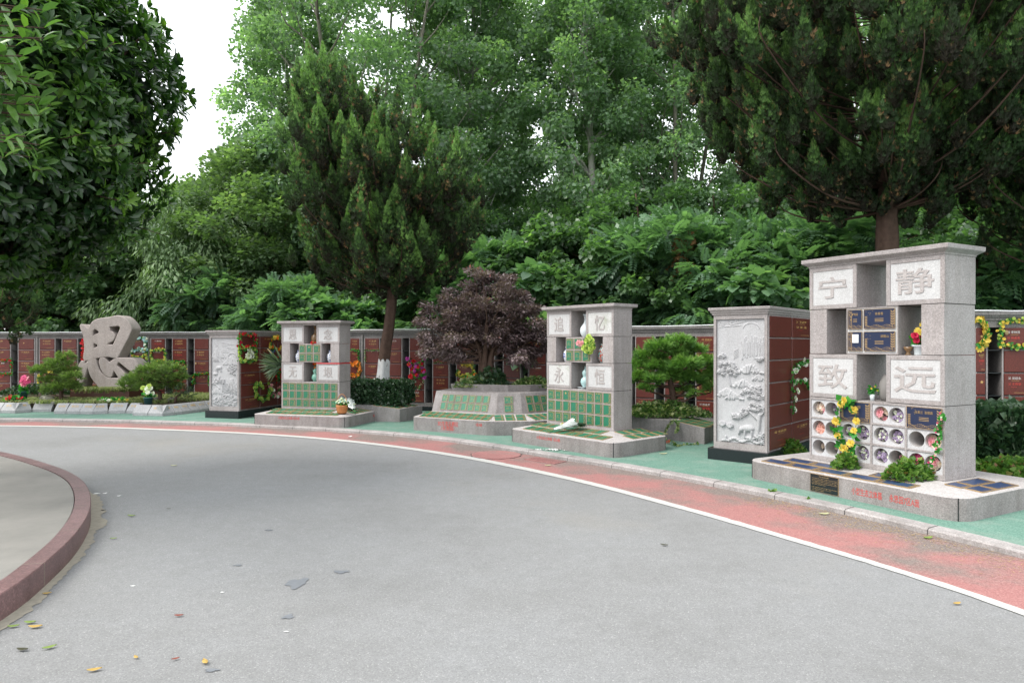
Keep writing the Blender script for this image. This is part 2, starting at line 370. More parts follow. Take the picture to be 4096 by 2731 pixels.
def ribbon(name, A, B, z, mat, attr=False, nb=6, **k):
    V = []; Fc = []; at_ = []
    for i in range(len(A)):
        for j in range(nb):
            t = j/(nb-1); p = A[i].lerp(B[i], t); V.append((p.x, p.y, z)); at_.append(t)
    for i in range(len(A)-1):
        for j in range(nb-1): a = i*nb + j; Fc.append((a, a+nb, a+nb+1, a+1))
    return link(name, npmesh(name, np.array(V), np.array(Fc), mat, rnd=np.array(at_)))
g = MB(); g.add([(-600,-600,-.03),(600,-600,-.03),(600,900,-.03),(-600,900,-.03)], [(0,1,2,3)])
tag(g.build('ground', M['ground']), kind='structure')
g = MB(); poly = [(p.x, p.y, 0) for p in kf_c] + [(-22,-14,0), (-30,-2,0)]
g.add(poly, [tuple(range(len(poly)))[::-1]]); tag(g.build('road', M['asphalt']), kind='structure')
lw = [.045 + .035*min(1, max(0, (p.y-5)/5)) for p in line_c]
jr = random.Random(9)
la = [p + n*(w_ + jr.gauss(0, .0028)) for p, n, w_ in zip(line_c, ln, lw)]
lb = [p - n*(w_ + jr.gauss(0, .0028)) for p, n, w_ in zip(line_c, ln, lw)]
def nearest_on(c, p):
    best = min(c, key=lambda q: (q-p).length_squared); return best
kf_for_line = [nearest_on(resample(kf_c, 1500), p) for p in la]
tag(ribbon('cycle_lane', la, [p + (p-a).normalized()*.02 for p, a in zip(kf_for_line, la)], .003, M['lane'], nb=9), kind='structure')
tag(ribbon('road_line', lb, la, .0055, M['line'], nb=3), kind='structure')
# kerb: front 4.5 cm, bevelled, 14 cm wide
g = MB(); prof = [(0,-.02),(0,.042),(.02,.055),(.15,.060),(.15,-.02)]
rings = [[p + n*o + Vector((0,0,z)) for o, z in prof] for p, n in zip(kf_c, kn)]
g.loft(rings, 0, False, True, True)
kd = 0
kc2 = resample(kf_c, 60)
kn2 = normals(kc2)
for p, n in zip(kc2, kn2):
    t = Vector((n.y, -n.x, 0))*.004
    a = p - n*.0015; b = p + n*.145
    g.add([a-t+Vector((0,0,.0)), a+t+Vector((0,0,.0)), a+t+Vector((0,0,.042)), a-t+Vector((0,0,.042)), b+t+Vector((0,0,.0622)), b-t+Vector((0,0,.0622)), p+n*.02+t+Vector((0,0,.0572)), p+n*.02-t+Vector((0,0,.0572))],
          [(0,1,2,3),(3,2,6,7),(7,6,4,5)], 1)
tag(g.build('kerb', [M['kerb'], M['iron']]), kind='structure')
g = MB(); back = [p + n*.14 for p, n in zip(kf_c, kn)]
poly = [(p.x, p.y, .05) for p in back] + [(30,-10,.05), (30,40,.05), (-30,40,.05)]
g.add(poly, [tuple(range(len(poly)))]); tag(g.build('pavement', M['green']), kind='structure')

# island on the left
isl = [(0,2381.6),(36,2357),(193,2242),(284,2160.7),(337,2089),(366,2035.7),(368,1984.7),(352,1946),(334,1914),(275.5,1880),(189,1852),(97,1826.5),(0,1800)]
ip = [gp(x, y, .16) for x, y in isl]
ip = [Vector((-3.6,.2,.16)), Vector((-3.15,1.6,.16)), Vector((-2.95,2.9,.16))] + ip + [Vector((-8.2,9.9,.16)), Vector((-10,10.2,.16)), Vector((-12,9.9,.16))]
ic = resample(catmull(smooth_poly(ip, 1), 8), 100)
inn = normals(ic)          # left of travel; travel goes away -> left is inward
stepf = lambda w_: [p + n*w_ for p, n in zip(ic, inn)]
g = MB(); rings = [[p + Vector((0,0,-.17)), p + Vector((0,0,-.006)), p + n*.006, p + n*.128, p + n*.128 + Vector((0,0,-.17))] for p, n in zip(ic, inn)]
g.loft(rings, 0, False, True, True)
c2 = resample(ic, 19); n2 = normals(c2)
for p, n in zip(c2, n2):
    t = Vector((n.y, -n.x, 0))*.003; a = p - n*.001; b = p + n*.125
    g.add([a-t-Vector((0,0,.15)), a+t-Vector((0,0,.15)), a+t+Vector((0,0,.0)), a-t, b+t+Vector((0,0,.001)), b-t+Vector((0,0,.001)), p+n*.006+t+Vector((0,0,.001)), p+n*.006-t+Vector((0,0,.001))], [(0,1,2,3),(7,6,4,5)], 1)
tag(g.build('island_kerb', [M['red_kerb'], M['cement']]), kind='structure')
g = MB(); poly = [(p.x, p.y, .152) for p in stepf(.135)] + [(-14,9,.152), (-14,-2,.152), (-6,-3,.152)]
g.add(poly, [tuple(range(len(poly)))]); tag(g.build('island_pavement', M['concrete']), kind='structure')
random.seed(3)
A = [Vector((p.x, p.y, 0)) for p in ic]; A = resample(A, 500); An = normals(A)
B = []; wv = .08
for p, n in zip(A, An):
    wv += random.uniform(-.022, .022); wv = min(.13, max(.05, wv)); B.append(p - n*wv)
tag(ribbon('cement_strip', B, A, .004, M['cement'], nb=2), kind='structure')
# ================================================================== MONUMENTS
class Frame:
    """vertical plane through world points, local x along it"""
    def __init__(s, ox, oy, th):
        s.o = Vector((ox, oy, 0)); s.th = th; s.d = Vector((math.sin(R(th)), -math.cos(R(th)), 0)); s.e = Vector((math.cos(R(th)), math.sin(R(th)), 0))
        s.rz = R(th) - math.pi/2
    def hit(s, px, py=None, off=0.0):
        """local x (and z) where the sight line through a photo pixel meets the plane"""
        k = (px - CX)/F; o = s.o + s.e*off
        t = (k*o.y - o.x)/(s.d.x - k*s.d.y); Y = o.y + s.d.y*t
        return (t, H + (HY - py)/F*Y) if py is not None else t
    def w(s, x, y, z): p = s.o + s.d*x + s.e*y; return Vector((p.x, p.y, z))
def rrect(x0, x1, y0, y1, r, n=7):
    out = []
    for cx, cy, a in ((x1-r, y0+r, -90), (x1-r, y1-r, 0), (x0+r, y1-r, 90), (x0+r, y0+r, 180)):
        for k in range(n+1): b = R(a + 90*k/n); out.append((cx + r*math.cos(b), cy + r*math.sin(b)))
    return out
NAMES = ['张 建','殷晓明','李 瑾','杨淑英','周鑫寿','陶咏梅','徐仙祖','张远光','张雪茹','杨明虎','吴廷永','王锦钢','杨林松','金德祥','王淑华','赵文金','陈金全','秦作恭','张 伟','朱庆文','易 辉','李林茂','李文富','张宝华','沈恒','朱长文','陈金芝']
PF = {}
def plaque_mesh(kind, wd, ht, var, top=False):
    key = (kind, round(wd, 3), round(ht, 3), var, top)
    if key in PF: return PF[key]
    r = random.Random(hash(str(key)) % 1000 if False else sum(map(ord, str(key))))
    g = MB(); fr = .003; t = .008
    # bronze rim, butted
    g.box(0, wd, -t, 0, 0, fr, 1); g.box(0, wd, -t, 0, ht-fr, ht, 1); g.box(0, fr, -t, 0, fr, ht-fr, 1); g.box(wd-fr, wd, -t, 0, fr, ht-fr, 1)
    g.box(fr, wd-fr, -t*.6, 0, fr, ht-fr, 0); y = -t*.6 - .0012
    def lf(x, z, l, w_, a):
        c, s_ = math.cos(a), math.sin(a); P = [(0,0),(l*.5,w_/2),(l,0),(l*.5,-w_/2)]
        g.add([(x + u*c - v*s_, y, z + u*s_ + v*c) for u, v in P], [(0,3,2,1)], 1)
    if kind == 'green':
        # stem, blossoms and ground scrolls in gold
        x = wd*.80
        for dx in (-.04, .05):
            pts = [(x + wd*(dx + .03*math.sin(k*2.1+dx*40)), ht*(.1 + .13*k)) for k in range(7)]
            for a, b in zip(pts, pts[1:]): g.add([(a[0]-.0016*1.4, y, a[1]), (a[0]+.0016*1.4, y, a[1]), (b[0]+.0016*1.4, y, b[1]), (b[0]-.0016*1.4, y, b[1])], [(0,1,2,3)], 1)
            for a in pts[1:]:
                for q in range(2): lf(a[0], a[1], wd*.10, wd*.05, r.uniform(0, 6.28))
        for k in range(0 if top else 7): lf(wd*(.33 + .09*k), ht*(.07 + .03*math.sin(k*1.7)), wd*.12, wd*.055, r.uniform(-.7, 1.2))
        
        if var == 'star': star(g, wd*.40, ht*.70, wd*.16, y-.001, 3)
        elif var != 'blank':
            put_text(g, NAMES[var % len(NAMES)], wd*.40, ht*.86, 1, y, .001, 3, box=(wd*.56, ht*.12))
            for k in range(3): g.add([(wd*.2, y, ht*(.60-.07*k)), (wd*(.42+.1*((k+var) % 2)), y, ht*(.60-.07*k)), (wd*(.42+.1*((k+var) % 2)), y, ht*(.615-.07*k)), (wd*.2, y, ht*(.615-.07*k))], [(0,1,2,3)], 3)
            g.add([(wd*.1, y, ht*.355), (wd*.64, y, ht*.355), (wd*.64, y, ht*.37), (wd*.1, y, ht*.37)], [(0,1,2,3)], 3)
    else:
        def tree(x0, sc):
            for k in range(6):
                z = ht*(.18 + .13*k*sc)
                for sg in (-1, 1): lf(x0, z, ht*.17*sc, ht*.075*sc, math.pi/2 - sg*.8)
            g.add([(x0-.0018, y, ht*.08), (x0+.0018, y, ht*.08), (x0+.001, y, ht*.9*sc), (x0-.001, y, ht*.9*sc)], [(0,1,2,3)], 1)
        if wd < ht:
            for xx in (.14, .26):
                g.add([(wd*xx-.003, y, ht*.1), (wd*xx+.003, y, ht*.1), (wd*xx+.002, y, ht*.95), (wd*xx-.002, y, ht*.95)], [(0,1,2,3)], 1)
                for k in range(4): lf(wd*xx, ht*(.45+.13*k), wd*.16, wd*.05, r.uniform(0, 3))
        else: tree(wd*.075, .62); tree(wd*.925, .95)
        nx = 18
        for rr in range(3):
            for k in range(nx):
                lf(wd*(.04 + .92*k/nx), ht*(.05 + .055*rr + .03*math.sin(k*.9+rr)), wd*.055, ht*.028, .25*math.sin(k*.9+rr) + r.uniform(-.2, .2))
        for k in range(5): lf(wd*r.uniform(.05, .3), ht*r.uniform(.6, .95), .012, .006, r.uniform(0, 3))
        if isinstance(var, int):
            nmx = {900: '徐春香', 901: '胡振山', 902: '罗秀英', 903: '张素兰  张锡霖', 904: '王兴俊'}.get(var, '')
            if nmx: put_text(g, nmx, wd*(.5 if var != 901 else .68), ht*.76, 1, y, .001, 1, box=(wd*(.26 if var < 902 else .5 if var == 903 else .42), ht*.14))
            for k in range(3): g.add([(wd*.36, y, ht*(.5-.07*k)), (wd*.64, y, ht*(.5-.07*k)), (wd*.64, y, ht*(.525-.07*k)), (wd*.36, y, ht*(.525-.07*k))], [(0,1,2,3)], 1)
    mats = [M['green_pl'], M['goldd'], M['goldd'], M['gold']] if kind == 'green' else [M['navy_top'] if top else M['navy_pl'], M['goldd'], M['goldd'], M['gold']]
    me = g.mesh('plaque', mats); PF[key] = me; return me
def block(par, x0, x1, D, z0, z1, panel=None, char=None, cbox=None, name='stone_block', moss=False, cutp=None):
    g = MB(); ins = .014
    if not panel:
        g.box(x0, x1, 0, D, z0, z1); o = g.build(name, M['granite'], par, bevel=.004); return o
    b = .075*(x1-x0) if panel is True else panel
    g.box(x0, x1, ins, D, z0, z1); g.box(x0, x0+b, 0, ins, z0, z1); g.box(x1-b, x1, 0, ins, z0, z1); g.box(x0+b, x1-b, 0, ins, z0, z0+b); g.box(x0+b, x1-b, 0, ins, z1-b, z1)
    o = g.build(name, M['granite'], par, bevel=.003)
    p = MB(); p.box(x0+b+.002, x1-b-.002, .006, ins-.0005, z0+b+.002, z1-b-.002); pl = p.build('inset_panel', M['white_moss' if moss else 'white_stone'], o)
    if char:
        c = MB(); hw = (x1-x0-2*b); hh = (z1-z0-2*b)
        put_text(c, char, (x0+x1)/2 + cbox[2]*hw, (z0+z1)/2 + cbox[3]*hh, 1, .0055, .006, 0, bold=.010, box=(cbox[0]*hh, cbox[1]*hh))
        c.build('carved_character', M['char_stone'], pl)
    return o
def base_plinth(par, x0, x1, y0, y1, r, W, D, zt, zb, mat='granite_base'):
    """plinth with sloping top: outer edge at zt, rising to the body foot at zb"""
    g = MB(); out = rrect(x0, x1, y0, y1, r); n = len(out)
    inn_ = [(min(max(x, -.004), W+.004), min(max(y, -.004), D+.004)) for x, y in out]
    g.loft([[(x, y, 0) for x, y in out], [(x, y, zt-.006) for x, y in out]], 0, False, False)
    ring = [[(x, y, zt-.006) for x, y in out]]
    sh = []
    for (x, y) in out:
        cx = (x0+x1)/2; cy = (y0+y1)/2; v = Vector((x-cx, y-cy)); v = v*(1 - .006/v.length); sh.append((cx+v.x, cy+v.y, zt))
    ring.append(sh); ring.append([(x, y, zb) for x, y in inn_]); g.loft(ring, 1, False, False)
    for sx, cx_ in ((1, x1), (-1, x0)):       # mitre joint at the two front corners
        k = r*.29; g.box(cx_-sx*k-.003, cx_-sx*k+.003, y0+k-.004, y0+k+.003, .0, zt-.004, 2)
    o = g.build('base', [M[mat], M['granite_top'], M['black']], par); return o
def slope_plaques(par, kind, items, origin, axis_x, axis_up, **k):
    """items: (u, v, w, h, var) on the sloping top; origin is the low outer edge"""
    ax = Vector(axis_x).normalized(); au = Vector(axis_up).normalized(); nn = ax.cross(au)
    for (u, v, w_, h_, var) in items:
        me = plaque_mesh(kind, w_, h_, var, True)
        o = link('plaque', me, par); m4 = Matrix((ax, -nn, au)).transposed().to_4x4(); p = Vector(origin) + ax*u + au*v + nn*.001
        m4.translation = p; o.matrix_local = m4
def monument(label, C, th, W, D, zs, chars, ext, r, group, boxes, big=False, text=None, moss=()):
    fr = Frame(C[0] - W*math.sin(R(th)), C[1] + W*math.cos(R(th)), th)
    t = thing('memorial_monument', label, 'monument', (fr.o.x, fr.o.y, .05), fr.rz)
    cb, j1, j2, j3, bt, ct = [z - .05 for z in zs]; gp_ = .006
    sl, sr, a, dep = ext
    bs = base_plinth(t, -sl, W+sr, -a, dep-a, r, W, D, .207, bt, 'granite_base')
    A_, B_ = .39*W, .61*W
    for z0, z1, ch, bx, ms in ((j1, cb, chars[0:2], boxes[0:2], moss[0:2]), (j3, j2, chars[2:4], boxes[2:4], moss[2:4])):
        block(t, 0, A_, D, z0+gp_, z1, True, ch[0], bx[0], moss=ms[0]); block(t, B_, W, D, z0+gp_, z1, True, ch[1], bx[1], moss=ms[1])
    block(t, .006, .15*W, D, j2+gp_, j1); block(t, .85*W, W-.006, D, j2+gp_, j1)
    if big: mb_ = block(t, .31*W, .695*W, D, j2+gp_, j1, .012)
    else: mb_ = block(t, .305*W, .695*W, D, j2+gp_, j1)
    g = MB(); g.rectloft(0, W, 0, D, [(-.004, cb), (.005, cb+.003), (.009, cb+.020), (.022, cb+.030), (.050, ct-.052), (.062, ct-.042), (.064, ct)]); g.build('cap', M['granite'], t, bevel=.003)
    hb = j3 - bt
    if not big:
        block(t, 0, W, D, bt, j3)
        cw = W*.119; pw = cw*.86; ph = hb*.262; k = 0; x00 = (W - 8*cw)/2 + .008
        for rr in range(3):
            for c in range(8):
                rnd_ = random.Random(rr*8+c+int(W*100)); q = rnd_.random()
                var = 'blank' if (rr == 1 and c in (1,2,3,5,6,7)) or q < .1 else ('star' if (rr == 0 and c == 2 and W > 1.4) else rnd_.randrange(27))
                link('plaque', plaque_mesh('green', pw, ph, var), t, (x00 + c*cw, -.0005, j3 - hb*.05 - ph - rr*hb*.30))
        hm = j1 - j2; cw2 = .39*W/3.15
        for rr in range(2):
            for c in range(3):
                var = 'star' if (rr == 0 and c == 1) else (rr*3+c)*3
                link('plaque', plaque_mesh('green', cw2*.84, hm*.40, var), t, (.305*W + .02 + c*cw2*1.0, -.0005, j1 - hm*.06 - hm*.40 - rr*hm*.46))
        up = Vector((0, a, bt-.207)); L_ = up.length; items = []
        n9 = 9; sx = W*1.20/n9
        for rr in range(2):
            for c in range(n9 if rr else n9-1): items.append((-.02*W + (c - .55*(rr == 0))*sx + sx*.75 + sl*.0, .07 + (1-rr)*L_*.44, sx*.86, L_*.36, 'blank' if (c+rr) % 3 else (c*2+rr)))
        items = [((-.08*W if rr0 == 0 else 0) + u, v, w_, h_, var) for rr0, (u, v, w_, h_, var) in ((0, i) for i in items)]
        slope_plaques(t, 'green', items, (0, -a, .2075), (1, 0, 0), up)
        up = Vector((-(sr), 0, bt-.207)); L2 = up.length; items = []; sx = (dep-.42)/4
        for rr in range(2):
            for c in range(4 - (rr == 1)): items.append((-.10 + c*sx + .08*rr, .06 + rr*L2*.44, sx*.86, L2*.36, 'blank'))
        slope_plaques(t, 'green', items, (W+sr, -.02, .2075), (0, 1, 0), up)
    else:
        # bottom block with recessed pale cells pierced by round tubes
        z0, z1 = bt, j3; g = MB(); b = .022; dp = .02
        xs = [0.0, .0] ; wc = (W - 5*b)/4; hc = (hb - .055 - .02 - 3*b + b)/3
        cx0 = [b + i*(wc+b) for i in range(4)]; zc0 = [z0 + .055 + i*(hc+b*.9) for i in range(3)]
        g.box(0, W, dp, D, z0, z1)                     # replaced below by shell so the tubes can be open
        g = MB(); g.box(0, W, .30, D, z0, z1); g.box(0, .012, 0, .30, z0, z1); g.box(W-.012, W, 0, .30, z0, z1); g.box(.012, W-.012, dp, .30, z1-.012, z1); g.box(.012, W-.012, dp, .30, z0, z0+.012)
        g.box(.012, b, 0, dp, z0, z1); g.box(W-b, W-.012, 0, dp, z0, z1)
        g.box(b, W-b, 0, dp, z0, zc0[0]); g.box(b, W-b, 0, dp, zc0[2]+hc, z1)
        for i in range(2): g.box(b, W-b, 0, dp, zc0[i]+hc, zc0[i+1])
        for i in range(3):
            for kz in range(3): g.box(cx0[i]+wc, cx0[i+1], 0, dp, zc0[kz], zc0[kz]+hc)
        g.build('stone_block', M['granite'], t, bevel=.002)
        holes = []
        for kz in range(3):
            for i in range(4):
                if kz == 2 and i in (1, 3):
                    g = MB(); g.box(cx0[i], cx0[i]+wc, .008, .06, zc0[kz], zc0[kz]+hc); g.build('back_plate', M['granite'], t)
                    link('plaque', plaque_mesh('navy', wc*.99, hc*1.06, 904 if i == 1 else 903), t, (cx0[i]+.005*wc, -.0008, zc0[kz]-.03*hc)); continue
                g = MB(); n = 28
                for h2 in range(2):
                    xa, xb = cx0[i] + wc*.5*h2, cx0[i] + wc*.5*(h2+1); za, zb = zc0[kz], zc0[kz]+hc
                    cx_, cz_ = (xa+xb)/2 + (.006 if h2 == 0 else -.006), (za+zb)/2; rad = min((xb-xa)*.46, hc*.455); y = .010
                    sq, ci, inn_, inb = [], [], [], []
                    for k in range(n):
                        an = 2*math.pi*k/n + math.pi/4; c_, s_ = math.cos(an), math.sin(an); q = 1/max(abs(c_), abs(s_))
                        sq.append(((xa+xb)/2 + c_*q*(xb-xa)/2, y, (za+zb)/2 + s_*q*(zb-za)/2)); ci.append((cx_ + rad*c_, y, cz_ + rad*s_))
                        inn_.append((cx_ + rad*.97*c_, y+.012, cz_ + rad*.97*s_)); inb.append((cx_ + rad*.97*c_, .285, cz_ + rad*.97*s_))
                    g.loft([sq, ci], 0, False, False); g.loft([ci, inn_], 0, False, False); g.loft([inn_, inb], 1, True, False)
                    g.add(inb, [tuple(range(n))], 1); holes.append((kz, i*2+h2, cx_, cz_, rad))
                g.build('tube_cell', [M['cell'], M['tube']], t)
        hm = j1-j2; x0 = .31*W; wm = .385*W
        for rr in range(2):
            zz = j2 + .012 + (.055 + .47*(1-rr))*hm
            link('plaque', plaque_mesh('navy', wm*.28, hm*.41, 902 if rr == 0 else 'b'), t, (x0+wm*.045, -.0008, zz))
            link('plaque', plaque_mesh('navy', wm*.59, hm*.41, 900 if rr == 0 else 901), t, (x0+wm*.36, -.0008, zz))
        p = MB(); p.box(x0+wm*.135, x0+wm*.26, -.0115, -.0105, j2+.012+.23*hm, j2+.012+.41*hm); p.build('paper_notice', M['paper'], t)
        up = Vector((0, a, bt-.207)); L_ = up.length; items = []; pw = .335
        for c in range(4): items.append((-.02 + c*(pw+.012) - .25, .045, pw, .17, 'blank'))
        items.append((-.02 + 4*(pw+.012) - .25, .045, pw, .17, 'blank'))
        for c, u in enumerate((-.13, .215, .91)): items.append((u, .245, pw, .17, 'blank'))
        slope_plaques(t, 'navy', items, (0, -a, .2075), (1, 0, 0), up)
        up = Vector((-sr, 0, bt-.207)); L2 = up.length; items = [(-.13, .215, .20, .15, 'b'), (.08, .215, .38, .15, 'blank'), (-.10, .05, .25, .15, 'b'), (.16, .05, .38, .15, 'blank')]
        slope_plaques(t, 'navy', items, (W+sr, 0, .2075), (0, 1, 0), up)
        # black inscription plate on the base front
        xp0, zp1 = Frame(*(fr.w(0, -a, 0)[:2]), th).hit(3243, 1893); xp1, _ = Frame(*(fr.w(0, -a, 0)[:2]), th).hit(3355, 1905)
        g = MB(); g.box(xp0, xp1, -a-.008, -a, .012, .195, 0); g.box(xp0+.003, xp1-.003, -a-.0095, -a-.008, .015, .192, 1)
        put_text(g, '《3D生态云葬》', (xp0+xp1)/2, .174, 1, -a-.0096, .0006, 2, box=((xp1-xp0)*.36, .013))
        for k in range(9):
            wl = (.9, .92, .88, .9, .5, 0, .9, .7, .45)[k]
            if wl: put_text(g, '生态云葬是将骨灰安置于立体墓中节地环保文明祭祀永思园区'[:int(26*wl)], 0, 0, 1, -a-.0096, .0005, 2, box=None, fit=(xp1-xp0)*wl, mapf=lambda p, k=k, wl=wl: (xp0 + .02 + p[0], p[1], .150 - k*.0155 + p[2]*.0070))
        g.build('inscription_plate', [M['goldd'], M['black'], M['goldd']], t)
        t['holes'] = str(len(holes)); monument.holes = holes
    for s_, px, py, px2, hgt, side in (text or []):
        f2 = Frame(*(fr.w(0, -a, 0)[:2]), th)
        if not side:
            x0_, z_ = f2.hit(px, py); x1_ = f2.hit(px2); g = MB()
            put_text(g, s_, (x0_+x1_)/2, z_-.05, 1, -a-.0004, .0012, 0, box=(x1_-x0_, hgt))
            g.build('painted_lettering', M['redpaint'], bs)
        else:
            g = MB(); put_text(g, s_, 0, .12, 1, 0, .0012, 0, box=(side[1], hgt), bold=.01, mapf=lambda p: (W+sr-p[1]+.0004, side[0] + p[0], p[2]))
            g.build('painted_lettering', M['redpaint'], bs)
    return t, fr
bxs = [(.62,.62,0,0)]*4
m1, f1 = monument('narrow granite memorial tower carved 思念无垠, farthest left of the three towers', (-3.388, 13.4), 74, 1.31, .431, (1.988,1.6216,1.244,.865,.324,2.076), '思念无垠', (.27,.46,.58,1.27), .14, None,
    [(.62,.72,0,0),(.68,.74,0,0),(.62,.74,0,0),(.66,.70,0,0)], text=[('小型生态立体墓 5区A面', 1113, 1670, 1198, .055, None), ('B面', 0, 0, 0, .05, (.55, .07))], moss=(0,0,0,0))
m2, f2_ = monument('granite memorial tower carved 追忆永恒 between the purple-leaved tree and the small cedar', (1.503, 10.1), 40.8, 1.427, .423, (2.133,1.7206,1.319,.908,.325,2.214), '追忆永恒', (.27,.52,.6,1.27), .16, None,
    [(.66,.72,0,0),(.62,.72,0,0),(.66,.78,0,0),(.62,.74,0,0)], text=[('小型生态立体墓 1区A面', 2146, 1747, 2240, .05, None), ('B面', 0, 0, 0, .05, (.62, .09))], moss=(0,1,1,0))
m3, f3 = monument('largest and nearest granite memorial tower, carved 宁静致远, with flower-filled round holes', (4.153, 6.55), 29, 1.5, .542, (2.471,1.996,1.4945,1.003,.29,2.57), '宁静致远', (.47,.43,.53,1.6), .2, None,
    [(.92,.62,0,0),(1.0,.66,0,0),(.92,.68,0,0),(1.06,.66,0,0)], big=True, text=[('小型生态立体墓', 3407, 1960, 3528, .072, None), ('永思园7区A面', 3557, 1990, 3677, .072, None), ('B面', 0, 0, 0, .075, (.72, .12))], moss=(0,0,0,0))

# ================================================================== OCTAGONAL TIERED PLANTER
ct_ = thing('tiered_memorial_planter', 'wide many-sided granite planter of green plaques round the purple-leaved tree', 'planter', (0, 13.0, .05))
def L3(p, z): return (p[0], p[1]-13.0, z-.05)
pb = [(-1.82,12.42),(-.373,11.645),(.369,11.72),(1.76,12.59),(1.5,14.1),(-1.45,14.1)]
p1_ = [(-1.49,12.68),(-.28,12.05),(.18,12.09),(1.4,12.8),(1.2,13.85),(-1.2,13.85)]
p2_ = [(-1.42,12.80),(-.255,12.2),(.15,12.24),(1.3,12.92),(1.15,13.8),(-1.15,13.8)]
def roundpoly(P, r, n=4):
    out = []
    for i in range(len(P)):
        p0, p, q = Vector(P[i-1]), Vector(P[i]), Vector(P[(i+1) % len(P)])
        a = p + (p0-p).normalized()*r; b = p + (q-p).normalized()*r
        for k in range(n+1):
            t = k/n; v = a*(1-t)**2 + p*2*t*(1-t) + b*t*t; out.append((v.x, v.y))
    return out
g = MB(); a = roundpoly(pb, .12); b_ = roundpoly(p1_, .01)
g.loft([[L3(p, .05) for p in a], [L3(p, .29) for p in a]], 0, False, False); g.loft([[L3(p, .29) for p in a], [L3(p, .375) for p in b_]], 1, False, False)
for p, q in ((pb[1], pb[0]), (pb[2], pb[3])):
    v = Vector(p); dd = (Vector(q)-v).normalized(); n_ = Vector((0.02, -1)); v2 = v + dd*.02; g.box(v2.x-.003, v2.x+.003, v2.y-13.0+.015, v2.y-13.0+.04, .0, .235, 2)
ob = g.build('base', [M['granite_mid'], M['granite_top'], M['black']], ct_)
f_ = Frame(pb[0][0], pb[0][1], math.degrees(math.atan2(pb[1][0]-pb[0][0], -(pb[1][1]-pb[0][1]))))
g = MB()
for s_, px0, px1, py, h_ in (('3D生态云葬区', 1751, 1833, 1692, .085), ('（永思园）', 1765, 1817, 1711, .075), ('1区A面', 1904, 1928, 1698, .05)):
    x0_, z_ = f_.hit(px0, py); x1_ = f_.hit(px1)
    put_text(g, s_, (x0_+x1_)/2, z_, 1, 0, .0012, 0, box=(x1_-x0_, h_), bold=.006, mapf=lambda p: L3(f_.w(p[0], p[1]-.0005, 0), p[2]))
g.build('painted_lettering', M['redpaint'], ob)
g = MB(); g.loft([[L3(p, .372) for p in p1_], [L3(p, .735) for p in p2_], [L3((p[0]*.985, 13+(p[1]-13)*.985), .742) for p in p2_]], 0); tier = g.build('plaque_tier', M['granite_mid'], ct_, bevel=.003)
p3 = [(-1.13,12.95),(-.07,12.5),(.33,12.55),(1.0,13.0),(.9,13.65),(-1.0,13.65)]
sc_ = lambda P, k: [(p[0]*k, 13.1 + (p[1]-13.1)*k) for p in P]
g = MB(); g.loft([[L3(p, .742) for p in p3], [L3(p, .858) for p in sc_(p3, 1.03)], [L3(p, .862) for p in sc_(p3, 1.02)], [L3(p, .862) for p in sc_(p3, .92)], [L3(p, .80) for p in sc_(p3, .92)]], 0, False, True)
g.build('planter_box', M['granite_mid'], ct_); g = MB(); g.prism([(p[0], p[1]-13.0) for p in sc_(p3, .915)], .745, .775); g.build('soil', M['soil'], ct_)
def tier_plaques(A0, A1, B0, B1, za, zb, cols, rows, m0, m1, wfrac, hfrac, v0=.1, sx=0):
    """panel quad A0-A1 at height za (low), B0-B1 at zb (high)"""
    a0 = Vector(L3(A0, za)); a1 = Vector(L3(A1, za)); b0 = Vector(L3(B0, zb)); b1 = Vector(L3(B1, zb))
    ax = (a1-a0).normalized(); mid = ((b0+b1)-(a0+a1))/2; up = (mid - ax*mid.dot(ax)); Lh = up.length; up.normalize(); nn = ax.cross(up); Lw = (a1-a0).length
    u0 = m0*Lw; cw = (Lw*(1-m0-m1))/cols; rh = Lh*(1-2*v0)/rows
    for rr in range(rows):
        for c in range(cols):
            var = random.Random(c*7+rr*3+cols).choice(['blank', 'blank', 1, 5, 9, 13, 17, 21]) if rows*cols > 5 or rr else c+4
            if hfrac > 1.5: var = 'blank'
            me = plaque_mesh('green', cw*wfrac, rh*.88, var); o = link('plaque', me, ct_); m4 = Matrix((ax, -nn, up)).transposed().to_4x4()
            m4.translation = a0 + ax*(u0 + c*cw + sx*rr) + up*(v0*Lh + (rows-1-rr)*rh) + nn*.001; o.matrix_local = m4
tier_plaques(p1_[0], p1_[1], p2_[0], p2_[1], .372, .735, 7, 2, .13, .12, .86, 1)
tier_plaques(p1_[1], p1_[2], p2_[1], p2_[2], .372, .735, 1, 2, .33, .33, .98, 1)
tier_plaques(p1_[2], p1_[3], p2_[2], p2_[3], .372, .735, 7, 2, .10, .12, .86, 1)
tier_plaques(pb[0], pb[1], p1_[0], p1_[1], .291, .376, 10, 2, .06, .05, .88, 2, sx=.03)
tier_plaques(pb[1], pb[2], p1_[1], p1_[2], .291, .376, 3, 2, .12, .12, .86, 2)
tier_plaques(pb[2], pb[3], p1_[2], p1_[3], .291, .376, 10, 2, .04, .05, .88, 2)

